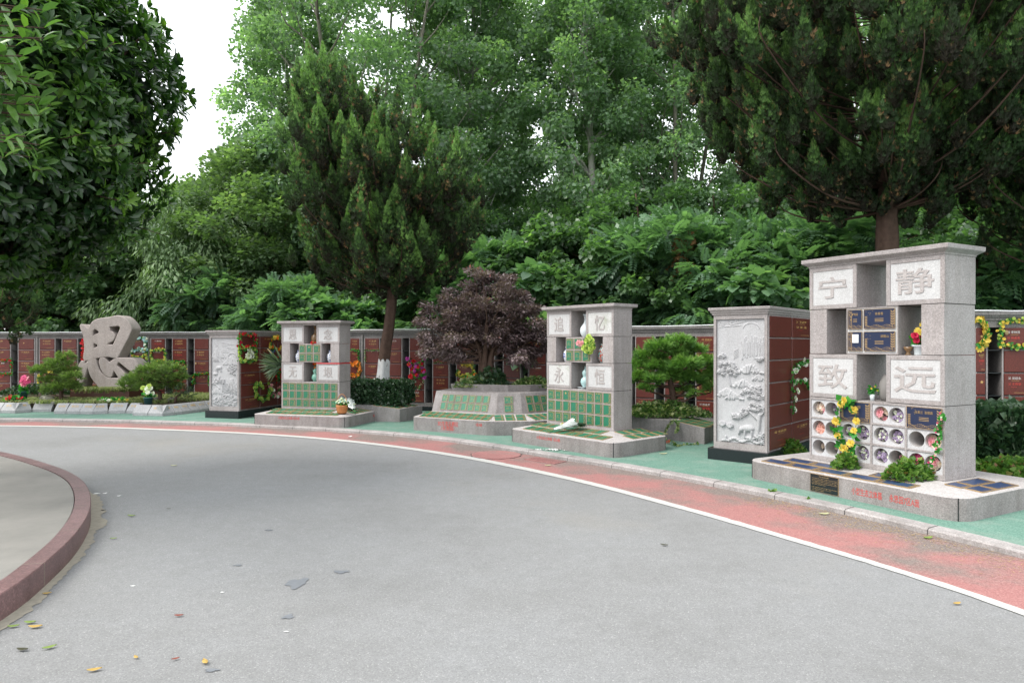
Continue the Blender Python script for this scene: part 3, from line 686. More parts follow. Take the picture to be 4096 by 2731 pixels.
# ================================================================== LOW SIDE PLANTERS
def side_planter(label, P, zh, zl, cols, ref, hasred=None):
    """P: front-left, front corner, right-back (world xy); the right end has a sloping lid of plaques"""
    A_, B_, C_ = [Vector((*p, 0)) for p in P]; t = thing('low_granite_planter', label, 'planter', (A_.x, A_.y, .05))
    d = (B_-A_).normalized(); Ln = (B_-A_).length; e = (C_-B_); S = max(.0, Ln-.62)
    D_ = A_ + e; loc = lambda v, z: (v.x-A_.x, v.y-A_.y, z-.05)
    M_ = A_ + d*S; M2 = M_ + e
    g = MB()
    g.add([loc(A_, .05), loc(M_, .05), loc(M2, .05), loc(D_, .05), loc(A_, zh), loc(M_, zh), loc(M2, zh), loc(D_, zh)], [(0,1,5,4), (3,7,6,2), (0,4,7,3), (4,5,6,7)], 0)
    g.add([loc(M_, .05), loc(B_, .05), loc(C_, .05), loc(M2, .05), loc(M_, zh), loc(B_, zl), loc(C_, zl), loc(M2, zh)], [(0,1,5,4), (1,2,6,5), (2,3,7,6)], 0)
    g.add([loc(M_, zh), loc(B_, zl), loc(C_, zl), loc(M2, zh)], [(0,1,2,3)], 1); g.build('box', [M['granite_mid'], M['granite_top']], t)
    up = Vector(loc(M2, zh)) - Vector(loc(M_, zh)); ax = (Vector(loc(B_, zl)) - Vector(loc(M_, zh))); Lw = ax.length; Lh = up.length; ax.normalize(); up.normalize(); nn = ax.cross(up).normalized(); up2 = nn.cross(ax)
    for rr in range(3):
        for c in range(cols):
            me = plaque_mesh('green', Lw*.88/cols, Lh*.29, 'blank'); o = link('plaque', me, t); m4 = Matrix((ax, -nn, up2)).transposed().to_4x4()
            m4.translation = Vector(loc(M_, zh)) + ax*(Lw*(.05 + .92*c/cols)) + up*(Lh*(.04 + .32*rr)) + nn*.001; o.matrix_local = m4
    return t
side_planter('low granite planter with a clipped dark hedge, beside the 思念无垠 tower', [(-4.1,14.1),(-2.26,13.72),(-1.90,14.46)], .37, .31, 4, 0)
side_planter('low granite planter under the small bright cedar', [(1.75,12.1),(3.0,10.65),(3.42,11.35)], .365, .30, 4, 0)

# ================================================================== COLUMBARIUM WALLS
KIN = ['父','母','爱子','慈母','夫君','爱妻']
door_cache = {}
def door_mesh(wd, ht):
    k = (round(wd, 2), round(ht, 3))
    if k not in door_cache:
        g = MB(); x1 = k[0]; z1 = k[1]; t = .022; b = .008
        g.loft([[(0,0,0),(x1,0,0),(x1,0,z1),(0,0,z1)], [(0,-t+b,0),(x1,-t+b,0),(x1,-t+b,z1),(0,-t+b,z1)], [(b,-t,b),(x1-b,-t,b),(x1-b,-t,z1-b),(b,-t,z1-b)]], 0)
        g.f = [list(reversed(f)) for f in g.f]
        door_cache[k] = (g.mesh('niche_door', M['red_door']), k[0], k[1])
    return door_cache[k]
def inscription(door, wd, ht, rr, plain_=False):
    q = rr.random(); g = MB(); y = -.0225
    if q < .16: return
    if q < .24: star(g, wd*rr.choice([.35, .6, .85]), ht*.6, ht*.09, y, 0)
    else:
        two = rr.random() < .5; n1 = rr.choice(NAMES); col = 0 if rr.random() < .85 else 1
        x0 = wd*rr.uniform(.06, .22); 
        put_text(g, rr.choice(KIN[:2]) + ' ' + n1, x0 + wd*.33, ht*.80, 1, y, .0012, col, box=(wd*.54, ht*.12), bold=.0)
        if two: put_text(g, rr.choice(KIN[:2]) + ' ' + rr.choice(NAMES), x0 + wd*.33, ht*.53, 1, y, .0012, rr.choice([0,0,2]), box=(wd*.54, ht*.12), bold=.0)
        for zz, a, b in ((.68, .35, .62), (.38, .3, .5), (.12, .5, .88)):
            g.box(x0 + wd*a*.6, x0 + wd*b*.85, y-.0006, y, ht*zz, ht*(zz+.012), 0 if zz != .38 else 2)
    o = g.build('inscription', [M['gold'], M['silver'], M['redpaint']], door)
    if q > .95:
        g = MB(); g.lathe([(0, 0), (.024, 0), (.025, .004), (.018, .006), (0, .007)], 20); 
        p = link('photo_medallion', g.mesh('photo_medallion', M['goldd']), door, (wd*.09, y, ht*.78), (R(90), 0, 0), (1, 1.3, 1))
def wall(name, label, P0, P1, cols, zrow0, zrow1, nrow, z_top, seed, plinth=True, cat='niche wall', pil=(), depth=.45, cable=True, cableoff=0):
    """cols = [(px0, px1, 'd' door | 'n' open niche)] in photo pixels, converted to lengths along the wall line"""
    th = math.degrees(math.atan2(P1[0]-P0[0], -(P1[1]-P0[1]))); fr = Frame(P0[0], P0[1], th); Ln = (Vector(P1)-Vector(P0)).length
    t = thing(name, label, cat, (P0[0], P0[1], .05), fr.rz); rr = random.Random(seed); rh = (zrow1-zrow0)/nrow; zo = -.05
    spans = sorted([(fr.hit(a), fr.hit(b), k) for a, b, k in cols]); nic = [(a, b) for a, b, k in spans if k == 'n']
    g = MB(); g.box(0, Ln, depth-.06, depth, zrow0+zo, zrow1+zo, 0); x = 0; g.box(0, Ln, .0, depth, 0+.10, zrow0+zo, 0)
    for a, b in nic:
        a = max(a, 0); b = min(b, Ln)
        if b <= a: continue
        g.box(x, a, 0, depth-.06, zrow0+zo, zrow1+zo, 0); x = b
    g.box(x, Ln, 0, depth-.06, zrow0+zo, zrow1+zo, 0); g.box(0, Ln, 0, depth, zrow1+zo, z_top-.11+zo, 0)
    for a in pil:                                       # projecting pilaster joints
        xa = fr.hit(a); g.box(xa-.02, xa+.02, -.03, 0, zrow0+zo, z_top-.11+zo, 0)
    for a, b, k in spans:                               # thin light edges beside the doors
        if k == 'd': g.box(a-.022, a-.006, -.014, 0, zrow0+zo, zrow1+zo, 1); g.box(b+.006, b+.022, -.014, 0, zrow0+zo, zrow1+zo, 1)
    g.build('wall_body', [M['granite_dark'], M['granite']], t)
    g = MB(); z = z_top-.11+zo; g.rectloft(0, Ln, 0, depth, [(.0, z), (.02, z+.005), (.022, z+.03), (.035, z+.036), (.045, z+.06), (.06, z+.07), (.065, z+.11)]); g.build('cornice', M['granite_dark'], t)
    if plinth: g = MB(); g.box(-.02, Ln+.02, -.05, depth, -.02, .10, 0); g.build('plinth', M['black'], t)
    if nic:
        g = MB()
        for a, b in nic:
            for k in range(1, nrow): g.box(a+.001, b-.001, .02, depth-.062, zrow0+zo+rh*k-.006, zrow0+zo+rh*k+.006)
        g.build('niche_shelf', M['black'], t)
    for a, b, k in spans:
        if k != 'd': continue
        for r_ in range(nrow):
            me, wd, ht = door_mesh(b-a, rh*.93); o = link('niche_door', me, t, (a, 0, zrow0+zo+rh*(r_+.04))); inscription(o, wd, ht, rr)
    if cable:
        pts = []; rr2 = random.Random(seed+5); n_ = int(Ln/.4)+2
        for k in range(n_): pts.append(fr.w(Ln*k/(n_-1), .12 + rr2.uniform(-.05, .05), z_top + .016 + rr2.uniform(-.0, .012)))
        g = MB(); g.tube(catmull(pts, 4), .011, 6)
        o = g.build('cable', M['cable']); tag(o, cable, 'cable')
    return t, fr, Ln
w1cols = [(-60,41,'d'),(45,73,'n'),(76,137,'d'),(161,219,'d'),(223,249,'n'),(251,308,'d'),(314,345,'n'),(350,405,'d'),(408,434,'n'),(437,492,'d'),(496,520,'n'),(524,584,'d'),(606,660,'d'),(664,690,'n'),(692,747,'d'),(752,776,'n'),(780,836,'d'),(-150,-64,'d')]
W1 = wall('columbarium_wall', 'red-doored columbarium wall behind the large 思 sculpture, far left', (-16.6,19.15), (-7.9,18.95), w1cols, .2225, 1.774, 5, 1.93, 1, pil=(150, 596), cable='white cable lying along the top of the wall behind the 思 sculpture')
w2cols = [(1300,1340,'d'),(1344,1366,'n'),(1370,1396,'d'),(1402,1438,'d'),(1462,1517,'d'),(1522,1545,'n'),(1550,1606,'d'),(1611,1636,'n'),(1641,1697,'d'),(1703,1729,'n'),(1734,1794,'d'),(1800,1825,'n'),(1829,1892,'d'),(1897,1913,'n'),(1917,1976,'d'),(1981,2011,'n'),(2017,2079,'d'),(2085,2112,'n'),(2118,2184,'d'),(2189,2215,'n'),(2220,2290,'d')]
W2 = wall('columbarium_wall', 'red-doored columbarium wall behind the purple-leaved tree, middle of the row', (-4.9,16.95), (1.65,14.95), w2cols, .235, 1.76, 5, 1.945, 2, pil=(1450,), cable='white cable lying along the wall top behind the purple-leaved tree')
w3cols = [(2470,2525,'d'),(2530,2541,'n'),(2546,2618,'d'),(2624,2657,'n'),(2662,2738,'d'),(2745,2783,'n'),(2787,2864,'d'),(2870,2905,'n'),(2910,2990,'d')]
W3 = wall('columbarium_wall', 'red-doored columbarium wall behind the small bright cedar', (2.0,14.0), (4.75,12.2), w3cols, .235, 1.765, 5, 1.95, 3, cable='white cable lying along the wall top behind the small cedar')
w4cols = [(3830,3898,'d'),(3902,3941,'d'),(3951,4008,'n'),(4014,4110,'d'),(4114,4160,'n')]
W4 = wall('columbarium_wall', 'red-doored columbarium wall at the far right behind the dark hedge', (5.7,9.12), (7.3,8.75), w4cols, .33, 1.83, 5, 2.03, 4, cable='white cable lying along the wall top at the far right')

# ---- carved end pillars with their side wings
def relief_field(nx, nz, wd, ht, seed):
    X, Z = np.meshgrid(np.linspace(0, wd, nx), np.linspace(0, ht, nz)); Hh = np.zeros_like(X); r = np.random.default_rng(seed)
    def cap(x0, z0, x1, z1, w_, h_):
        nonlocal Hh
        dx, dz = x1-x0, z1-z0; t = np.clip(((X-x0)*dx + (Z-z0)*dz)/(dx*dx+dz*dz+1e-9), 0, 1); d = np.hypot(X-x0-t*dx, Z-z0-t*dz)
        Hh = np.maximum(Hh, h_*np.sqrt(np.clip(1-(d/w_)**2, 0, 1)))
    def ball(x, z, rx, rz, h_, a=0.0, fl=1.0):
        nonlocal Hh
        u = (X-x)*math.cos(a) + (Z-z)*math.sin(a); v = -(X-x)*math.sin(a) + (Z-z)*math.cos(a)
        q = np.clip(1-(u/rx)**2-(v/rz)**2, 0, 1); Hh = np.maximum(Hh, h_*np.sqrt(q)*fl)
    def petals(x, z, R_, n_, pr, h_):
        for _ in range(n_):
            a = r.uniform(0, 6.28); q = R_*math.sqrt(r.uniform(0, 1)); cx, cz = x + q*math.cos(a)*1.3, z + q*math.sin(a)*.8
            for k in range(5): b = a + k*1.256; ball(cx + pr*.8*math.cos(b), cz + pr*.8*math.sin(b), pr*.75, pr*.38, h_*r.uniform(.6, 1), b)
            ball(cx, cz, pr*.3, pr*.3, h_)
    def mount(x, z, w_, h_, dep, n_=7):
        nonlocal Hh
        for k in range(n_):
            xx = x + w_*(k/(n_-1)-.5); zt = z + h_*(1-abs(2*k/(n_-1)-1)**1.4)*r.uniform(.75, 1); cap(xx, zt, xx + r.uniform(-.3, .3)*w_*.5, z-.01, .012 + .008*r.random(), dep*r.uniform(.6, 1))
        m_ = (np.abs(X-x) < w_*.5) & (Z < z + h_*(1-np.abs(2*(X-x)/w_)**1.5)) & (Z > z); Hh = np.where(m_, np.maximum(Hh, dep*.45), Hh)
    def swirl(x, z, R_, dep):
        pr = None
        for k in range(26):
            a = k*.45; q = R_*(1-k/30); p = (x + q*1.5*math.cos(a), z + q*.7*math.sin(a))
            if pr: cap(*pr, *p, .005, dep)
            pr = p
    return X, Z, lambda: Hh, cap, ball, petals, mount, swirl, r
def relief_mesh(wd, ht, seed, layout):
    nx, nz = 110, 280; X, Z, get, cap, ball, petals, mount, swirl, r = relief_field(nx, nz, wd, ht, seed); U = lambda u: u*wd; V_ = lambda v: v*ht
    if layout == 0:
        swirl(U(.12), V_(.965), .04, .006); swirl(U(.33), V_(.975), .05, .007); cap(U(.05), V_(.94), U(.5), V_(.95), .006, .006); cap(U(.3), V_(.955), U(.62), V_(.985), .006, .006)
        for k in range(9): a0 = k*.33; cap(U(.72)+.11*math.cos(a0), V_(.92)+.08*math.sin(a0), U(.72)+.11*math.cos(a0+.33), V_(.92)+.08*math.sin(a0+.33), .006, .006)
        for k in range(16): x = U(.52 + .03*k); cap(x, V_(.84)+r.uniform(-.06, .05), x + r.uniform(-.008, .008), V_(.68)+r.uniform(-.02, .06), .006, .008)
        for k in range(6): cap(U(.36), V_(.74-.012*k), U(.45), V_(.76-.012*k), .004, .006)
        mount(U(.70), V_(.575), .30, .10, .02, 10); mount(U(.88), V_(.52), .16, .06, .016, 6); mount(U(.55), V_(.46), .26, .09, .018, 8); mount(U(.22), V_(.38), .28, .10, .016, 8); mount(U(.36), V_(.36), .2, .08, .02, 6)
        for (x, z, R_, n_) in ((.22,.62,.085,16),(.36,.58,.075,14),(.12,.57,.05,8),(.84,.44,.06,10),(.68,.405,.075,14),(.88,.385,.05,9),(.78,.30,.08,16),(.92,.285,.05,8),(.56,.25,.07,12),(.42,.215,.06,10),(.10,.70,.03,4),(.92,.68,.04,5)): petals(U(x), V_(z), R_, n_, .02, .028)
        cap(U(.24), V_(.55), U(.30), V_(.46), .012, .02); cap(U(.90), V_(.24), U(.86), V_(.08), .026, .026); cap(U(.86), V_(.20), U(.70), V_(.255), .012, .02); cap(U(.89), V_(.22), U(.97), V_(.255), .010, .02)
        ball(U(.66), V_(.125), .085, .048, .03); ball(U(.53), V_(.115), .036, .038, .032); cap(U(.50), V_(.11), U(.47), V_(.075), .012, .026); cap(U(.60), V_(.10), U(.60), V_(.05), .016, .028); cap(U(.74), V_(.10), U(.74), V_(.05), .016, .028); ball(U(.66), V_(.05), .04, .024, .026); ball(U(.74), V_(.045), .045, .026, .024)
        for k in range(13): x = .30 + .05*k; ball(U(x), V_(.025 + .012*math.sin(k)), .03, .02, .02)
        for cx_, cz_ in ((.12, .145), (.28, .135)):
            for k in range(8): a = k*.45; cap(U(cx_), V_(cz_-.02), U(cx_)+.045*math.cos(a), V_(cz_)+.035*math.sin(a), .008, .022)
        for k in range(16): a = .3 + k*.16; cap(U(.1+.012*k), V_(.01), U(.1+.012*k)+.07*math.cos(a), V_(.01)+.07*math.sin(a), .006, .02)
        for cx_, cz_ in ((.86, .06), (.95, .025), (.93, .075)):
            for k in range(7): a = k*.9; cap(U(cx_), V_(cz_), U(cx_)+.05*math.cos(a), V_(cz_)+.04*math.sin(a), .009, .026)
    else:
        for k in range(22): x = r.uniform(.05, .45); z = r.uniform(.72, .97); cap(U(x), V_(z), U(x+.12), V_(z-.07), .006, .008)
        for k in range(7): cap(U(.4), V_(.93-.02*k), U(.4+.12*(k % 3)+.2), V_(.945-.02*k), .006, .008)
        mount(U(.22), V_(.72), .3, .2, .014, 12); mount(U(.72), V_(.62), .36, .16, .016, 12); mount(U(.5), V_(.8), .2, .1, .008, 8)
        for k in range(14): a = k*.24; cap(U(.78)-.0+.1*math.cos(a), V_(.72)+.09*math.sin(a), U(.78)+.1*math.cos(a+.24), V_(.72)+.09*math.sin(a+.24), .008, .012)
        for k in range(10): x = .08 + .022*k; cap(U(.16), V_(.78), U(x), V_(.66), .006, .016)
        ball(U(.28), V_(.565), .075, .04, .028); cap(U(.2), V_(.56), U(.17), V_(.53), .014, .022); ball(U(.14), V_(.475), .06, .035, .026); cap(U(.22), V_(.56), U(.22), V_(.51), .012, .024); cap(U(.34), V_(.56), U(.36), V_(.51), .012, .024)
        for (x, z, R_, n_) in ((.80,.585,.07,14),(.90,.56,.06,10),(.68,.545,.06,10),(.82,.50,.06,10),(.28,.385,.085,18),(.15,.35,.06,10),(.40,.36,.06,10),(.50,.13,.08,16),(.68,.12,.08,16),(.85,.13,.07,12),(.15,.08,.07,12),(.35,.05,.08,14),(.60,.05,.08,16),(.82,.05,.08,14),(.93,.22,.05,7)): petals(U(x), V_(z), R_, n_, .018, .026)
        for k in range(14): x = .58 + .03*k; cap(U(.7+.008*k), V_(.40), U(x), V_(.2+r.uniform(-.04, .06)), .008, .02)
        for k in range(10): x = .4 + .03*k; cap(U(x+.02), V_(.34), U(x), V_(.2), .006, .012)
        cap(U(.15), V_(.33), U(.3), V_(.26), .014, .02); mount(U(.2), V_(.19), .34, .1, .02, 8); mount(U(.9), V_(.27), .14, .1, .02, 6)
        for k in range(30): x = r.uniform(.03, .97); z = r.uniform(.02, .12); cap(U(x), V_(z), U(x)+r.uniform(-.05, .05), V_(z)+r.uniform(0, .05), .008, .022)
    Hh = get() + np.random.default_rng(seed).normal(size=X.shape)*.0004
    V = np.stack([X, -Hh*(1.35 if layout == 0 else .95), Z], -1).reshape(-1, 3); i = np.arange(nz-1)[:, None]*nx + np.arange(nx-1)[None, :]; Fq = np.stack([i, i+1, i+1+nx, i+nx], -1).reshape(-1, 4)
    return npmesh('carved_relief', V, Fq, M['relief'], smooth=True)
def pillar(label, PL, PC, th, ztop, W_, layout, cols, colw, seed, zr0, zr1):
    fr = Frame(PC[0] - W_*math.sin(R(th)), PC[1] + W_*math.cos(R(th)), th)     # plinth front-left
    t = thing('carved_columbarium_block', label, 'niche wall', (fr.o.x, fr.o.y, .05), fr.rz); Ld = colw*cols + .12; ins = .06; zt = ztop-.05; rr = random.Random(seed)
    g = MB(); g.box(0, W_, 0, Ld, -.01, .155); g.build('plinth', M['black'], t, bevel=.004)
    x0, x1 = ins, W_-ins*.55; b = .035; z0 = .155; z1 = zt-.10
    g = MB(); g.box(x0, x1, ins+.03, Ld-.05, z0, z1); g.box(x0, x0+b, ins, ins+.03, z0, z1); g.box(x1-b, x1, ins, ins+.03, z0, z1); g.box(x0+b, x1-b, ins, ins+.03, z0, z0+.085); g.box(x0+b, x1-b, ins, ins+.03, z1-b*1.6, z1)
    for k in range(cols+1): yy = ins + .03 + colw*k*.985; g.box(x1, x1+.014, yy-.008, yy+.008, z0, z1)
    g.build('wall_body', M['granite'], t)
    g = MB(); g.rectloft(x0, x1+.0, ins, Ld-.05, [(-.002, z1), (.016, z1+.004), (.018, z1+.026), (.032, z1+.032), (.036, z1+.055), (.052, z1+.064), (.058, z1+.092), (.052, z1+.10)]); g.build('cornice', M['granite'], t)
    link('carved_relief', relief_mesh(x1-x0-2*b-.006, z1-b*1.6-z0-.085-.006, seed, layout), t, (x0+b+.003, ins+.026, z0+.088))
    n = 6; rh = (zr1-zr0)/n
    for c in range(cols):
        for k in range(n):
            me, wd, ht = door_mesh(colw*.955, rh*.94); o = link('niche_door', me, t, (x1+.001, ins+.03+colw*.985*c + .015, zr0-.05+rh*(k+.03)), (0, 0, R(90)))
            if layout == 1 or (c == 0 and k == 0) or (c == 1 and k in (0, 5)): inscription(o, wd, ht, rr)
    fs = Frame(*(fr.w(W_-ins*.55+.03, 0, 0)[:2]), th+90)      # side plane for things hung on the doors
    return t, fr, fs
P1_ = pillar('carved columbarium block with a pale landscape relief, left of the 思念无垠 tower', None, (-5.735, 14.3), 74, 1.905, .83, 1, 4, .66, 11, .225, 1.79)
P2_ = pillar('carved columbarium block with an elephant and waterfall relief, left of the 宁静致远 tower', None, (3.284, 8.757), 48.8, 2.10, .824, 0, 3, .84, 12, .22, 1.985)
# ================================================================== VEGETATION
def unit(v): return v/np.maximum(np.linalg.norm(v, axis=-1, keepdims=True), 1e-9)
def T_leaf(fold=.12, wide=.5, at_=.42): return np.array([(0,0,0),(at_,wide,fold),(1,0,-.06),(at_,-wide,fold)], float), np.array([(0,1,2),(0,2,3)])
def T_leaf6(): return np.array([(0,0,0),(.3,.19,.06),(.72,.17,.03),(1,0,-.10),(.72,-.17,.03),(.3,-.19,.06),(.5,0,-.0)], float), np.array([(0,1,6),(1,2,6),(2,3,6),(3,4,6),(4,5,6),(5,0,6)])
def T_needles(n=7, spread=.6, w_=.055):
    V, Fq = [], []
    for k in range(n):
        a = k*2.4; q = spread*(.4+.6*((k*7) % n)/n); d = np.array([1-.35*q, q*math.cos(a), q*math.sin(a)]); d /= np.linalg.norm(d); s_ = np.cross(d, (math.sin(a), .3, math.cos(a))); s_ /= np.linalg.norm(s_)
        b = len(V); V += [s_*w_, d, -s_*w_]; Fq.append((b, b+1, b+2))
    return np.array(V, float), np.array(Fq)
def T_spray():
    V, Fq = [], []
    for k, (a, l, w_) in enumerate(((0, 1, .17), (.55, .75, .14), (-.55, .75, .14), (.25, .9, .13), (-.9, .5, .13), (.95, .5, .13))):
        d = np.array([math.cos(a), math.sin(a), .18*math.sin(k*2.3)])*l; s_ = np.array([-math.sin(a), math.cos(a), .5*math.cos(k)])*w_; b = len(V)
        V += [d*.15+s_*.6, d, d*.15-s_*.6]; Fq.append((b, b+1, b+2))
    return np.array(V, float), np.array(Fq)
def T_pinnate(n=6, l=.32, w_=.11, droop=.3):
    V, Fq = [], []
    for k in range(n):
        u = .18 + .78*k/(n-1); z = -droop*u*u
        for sg in (-1, 1):
            ll = l*(1-.45*abs(u-.5)); dx, dy = .35*ll, sg*.93*ll; b = len(V); nx_, ny_ = -dy/ll*w_, dx/ll*w_
            V += [(u, 0, z), (u+dx*.45+nx_, dy*.45+ny_, z+.015), (u+dx, dy, z-.07), (u+dx*.45-nx_, dy*.45-ny_, z+.015)]; Fq += [(b, b+1, b+2), (b, b+2, b+3)]
    return np.array(V, float), np.array(Fq)
TL, TL6, TN, TS, TP = T_leaf(), T_leaf6(), T_needles(), T_spray(), T_pinnate()
TW = T_leaf(.05, .16, .4)
TPL = T_leaf(.10, .50, .35)
TH = (np.array([(0,0,0),(.08,.42,.06),(.5,.42,.03),(1,0,-.16),(.5,-.42,.03),(.08,-.42,.06),(.4,0,-.03)], float), TL6[1])
TB = T_leaf(.02, .06, .3)
def leaves(name, C_, D_, U_, Ln, T, mat, rnd, parent=None, loc=None):
    D_ = unit(D_); U_ = U_ - D_*(U_*D_).sum(-1, keepdims=True); U_ = unit(U_); S_ = np.cross(U_, D_); tv, tf = T; n = len(C_); k = len(tv)
    V = C_[:, None, :] + Ln[:, None, None]*(tv[None, :, 0:1]*D_[:, None, :] + tv[None, :, 1:2]*S_[:, None, :] + tv[None, :, 2:3]*U_[:, None, :])
    Fq = (np.arange(n)[:, None, None]*k + tf[None]).reshape(-1, 3)
    me = npmesh(name, V.reshape(-1, 3), Fq, mat, rnd=np.repeat(np.clip(rnd, 0, 1), k)); return link(name, me, parent, loc) if parent is not False else me
def rdir(n, r): return unit(r.normal(size=(n, 3)))
def cluster_leaves(cen, rad, per, r, T, mat, ln, name='crown', parent=None, outw=.7, droop=.25, cen0=None, lnvar=.3, flat=.6, base=.45, spread=.22, upb=.6):
    """leaves scattered in soft ellipsoidal clumps; the hue varies from clump to clump and leaf to leaf"""
    cen = np.asarray(cen, float); n = len(cen); rad = np.broadcast_to(np.asarray(rad, float), (n,))
    idx = np.repeat(np.arange(n), per); m = len(idx); o = rdir(m, r)*(r.random((m, 1))**.45)*rad[idx][:, None]; o[:, 2] *= flat
    C_ = cen[idx] + o; mid = cen.mean(0) if cen0 is None else np.asarray(cen0); out = unit(cen[idx]-mid)
    D_ = unit(o)*.8 + out*outw + rdir(m, r)*.7; D_[:, 2] -= droop; U_ = rdir(m, r)*.6 + np.array([0, 0, upb]) + unit(o)*.5
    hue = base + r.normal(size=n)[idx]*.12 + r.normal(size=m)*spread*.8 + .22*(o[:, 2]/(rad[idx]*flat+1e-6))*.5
    return leaves(name, C_, D_, U_, ln*(1 + lnvar*(r.random(m)-.5)*2), T, mat, hue, parent)
def limb_mesh(name, paths, mat, parent, n=7):
    g = MB()
    for p, r0, r1 in paths:
        k = len(p); g.tube(p, [r0*(1-i/(k-1)) + r1*i/(k-1) for i in range(k)], n)
    return g.build(name, mat, parent)
def bend(a, b, sag=0.0, n=5, rr=None, wob=.04):
    a, b = Vector(a), Vector(b); out = []; L_ = (b-a).length
    for i in range(n+1):
        t = i/n; p = a.lerp(b, t); p.z += sag*L_*math.sin(math.pi*t)
        if rr and 0 < i < n: p += Vector((rr.uniform(-1, 1), rr.uniform(-1, 1), rr.uniform(-.6, .6)))*wob*L_
        out.append(p)
    return out
PROTO = {}
def copy_tree(o, loc, rz, sc, name=None, label=None, group=None):
    c = o.copy(); COL.objects.link(c); c.location = loc; c.rotation_euler = (0, 0, rz); c.scale = sc
    if label: c['label'] = label
    if group: c['group'] = group
    for ch in o.children:
        d = ch.copy(); COL.objects.link(d); d.parent = c
    return c
def broad_tree(key, name, cat, h, r_, z0, ncl, per, ln, T, mat, barkm, seed, trunk_r=.12, clr=.55, prof=None, leader=True, droop=.25, base=.45, stems=1, lean=0.0, flat=.6, upb=.6, branch=.5):
    """prototype: root empty + trunk mesh (with limbs) + crown mesh"""
    r = np.random.default_rng(seed); rr = random.Random(seed); t = thing(name, '', cat); cen = []; limbs = []
    tops = []
    for s_ in range(stems):
        a = s_*2.4 + .4; sx, sy = (0.0, 0.0) if stems == 1 else (.25*math.cos(a), .25*math.sin(a)); tx, ty = (lean*h, 0) if stems == 1 else (sx + .16*h*math.cos(a), sy + .12*h*math.sin(a))
        path = [Vector((sx + (tx-sx)*q + rr.uniform(-.03, .03)*h*.3, sy + (ty-sy)*q + rr.uniform(-.03, .03)*h*.3, h*.96*q)) for q in (0, .2, .4, .6, .8, 1)]
        path = catmull(path, 3); limbs.append((path, trunk_r/(1 if stems == 1 else 1.5), .02)); tops.append(path)
    for i in range(ncl):
        z = z0 + (h-z0)*(i+.5)/ncl if rr.random() < .8 else z0 + (h-z0)*rr.random()
        q = (z-z0)/(h-z0); R_ = r_*(prof(q) if prof else math.sin(math.pi*(.12+.80*q))**.7); a = i*2.399 + rr.uniform(-.4, .4); d = R_*(rr.random()**.38)
        path = tops[i % len(tops)]; zc = min(max(z - branch*d, .15*h), .93*h); ax = min(path, key=lambda p: abs(p.z-zc))
        c = Vector((ax.x + d*math.cos(a), ax.y + d*math.sin(a), z)); cen.append(c)
        if i % 2 == 0 and d > .3: limbs.append((bend(ax, c, -.05, 4, rr), max(.015, trunk_r*.35*(1-q*.7)), .008))
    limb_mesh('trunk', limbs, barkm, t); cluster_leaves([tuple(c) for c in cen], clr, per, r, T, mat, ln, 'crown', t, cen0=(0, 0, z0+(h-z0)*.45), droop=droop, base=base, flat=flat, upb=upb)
    PROTO[key] = [t, False]; return t
def plant_tree(key, px, Y, label, sc=1.0, rz=0.0, scz=None, group=None, z=0.0):
    t, used = PROTO[key]; loc = ((px-CX)/F*Y, Y, z); s3 = (sc, sc, scz or sc)
    if not used: PROTO[key][1] = True; t.location = loc; t.rotation_euler = (0, 0, rz); t.scale = s3; t['label'] = label; o = t
    else: o = copy_tree(t, loc, rz, s3, label=label)
    if group: o['group'] = group
    return o
pp = lambda q: (.35 + .9*q*2.2 if q < .22 else 1.0 - .35*(q-.22)) * .95
broad_tree('poplarA', 'poplar_tree', 'tree', 19, 2.5, 4.0, 190, 265, .125, TPL, L['poplar'], M['bark_pale'], 21, .19, .62, pp, base=.45, flat=.75, branch=1.1, upb=.2)
broad_tree('poplarB', 'poplar_tree', 'tree', 18, 2.8, 3.0, 190, 265, .125, TPL, L['poplar'], M['bark_grey'], 22, .18, .66, pp, stems=3, base=.42, flat=.75, branch=1.1, upb=.2)
broad_tree('bushA', 'broadleaf_tree', 'tree', 5.4, 2.3, .5, 110, 190, .15, TH, L['dark'], M['bark'], 23, .07, .50, stems=3, base=.42, droop=.6)
broad_tree('bushB', 'broadleaf_tree', 'tree', 6.2, 2.6, .6, 120, 190, .12, TL, L['dark'], M['bark'], 24, .08, .55, stems=3, base=.34, droop=.3)
broad_tree('pinn', 'pinnate_tree', 'tree', 4.6, 1.9, .8, 85, 42, .42, TP, L['tree_of_heaven'], M['bark'], 25, .05, .42, stems=2, base=.45, droop=.35, upb=1.6, flat=.45)
broad_tree('bigleaf', 'large_leaved_tree', 'tree', 3.6, 1.5, .6, 60, 70, .26, TH, L['tree_of_heaven'], M['bark_grey'], 26, .05, .42, stems=2, base=.62, droop=.5, upb=1.3, flat=.5)
broad_tree('limeT', 'yellow_green_tree', 'tree', 8.0, 3.0, 1.2, 170, 260, .13, TL, L['lime'], M['bark'], 27, .12, .62, base=.42, droop=.25, upb=.9)
broad_tree('willowT', 'willow_tree', 'tree', 6.0, 2.4, 1.5, 120, 230, .17, TW, L['willow'], M['bark_grey'], 28, .10, .50, stems=2, base=.5, droop=1.5, flat=1.0)
P_ = plant_tree
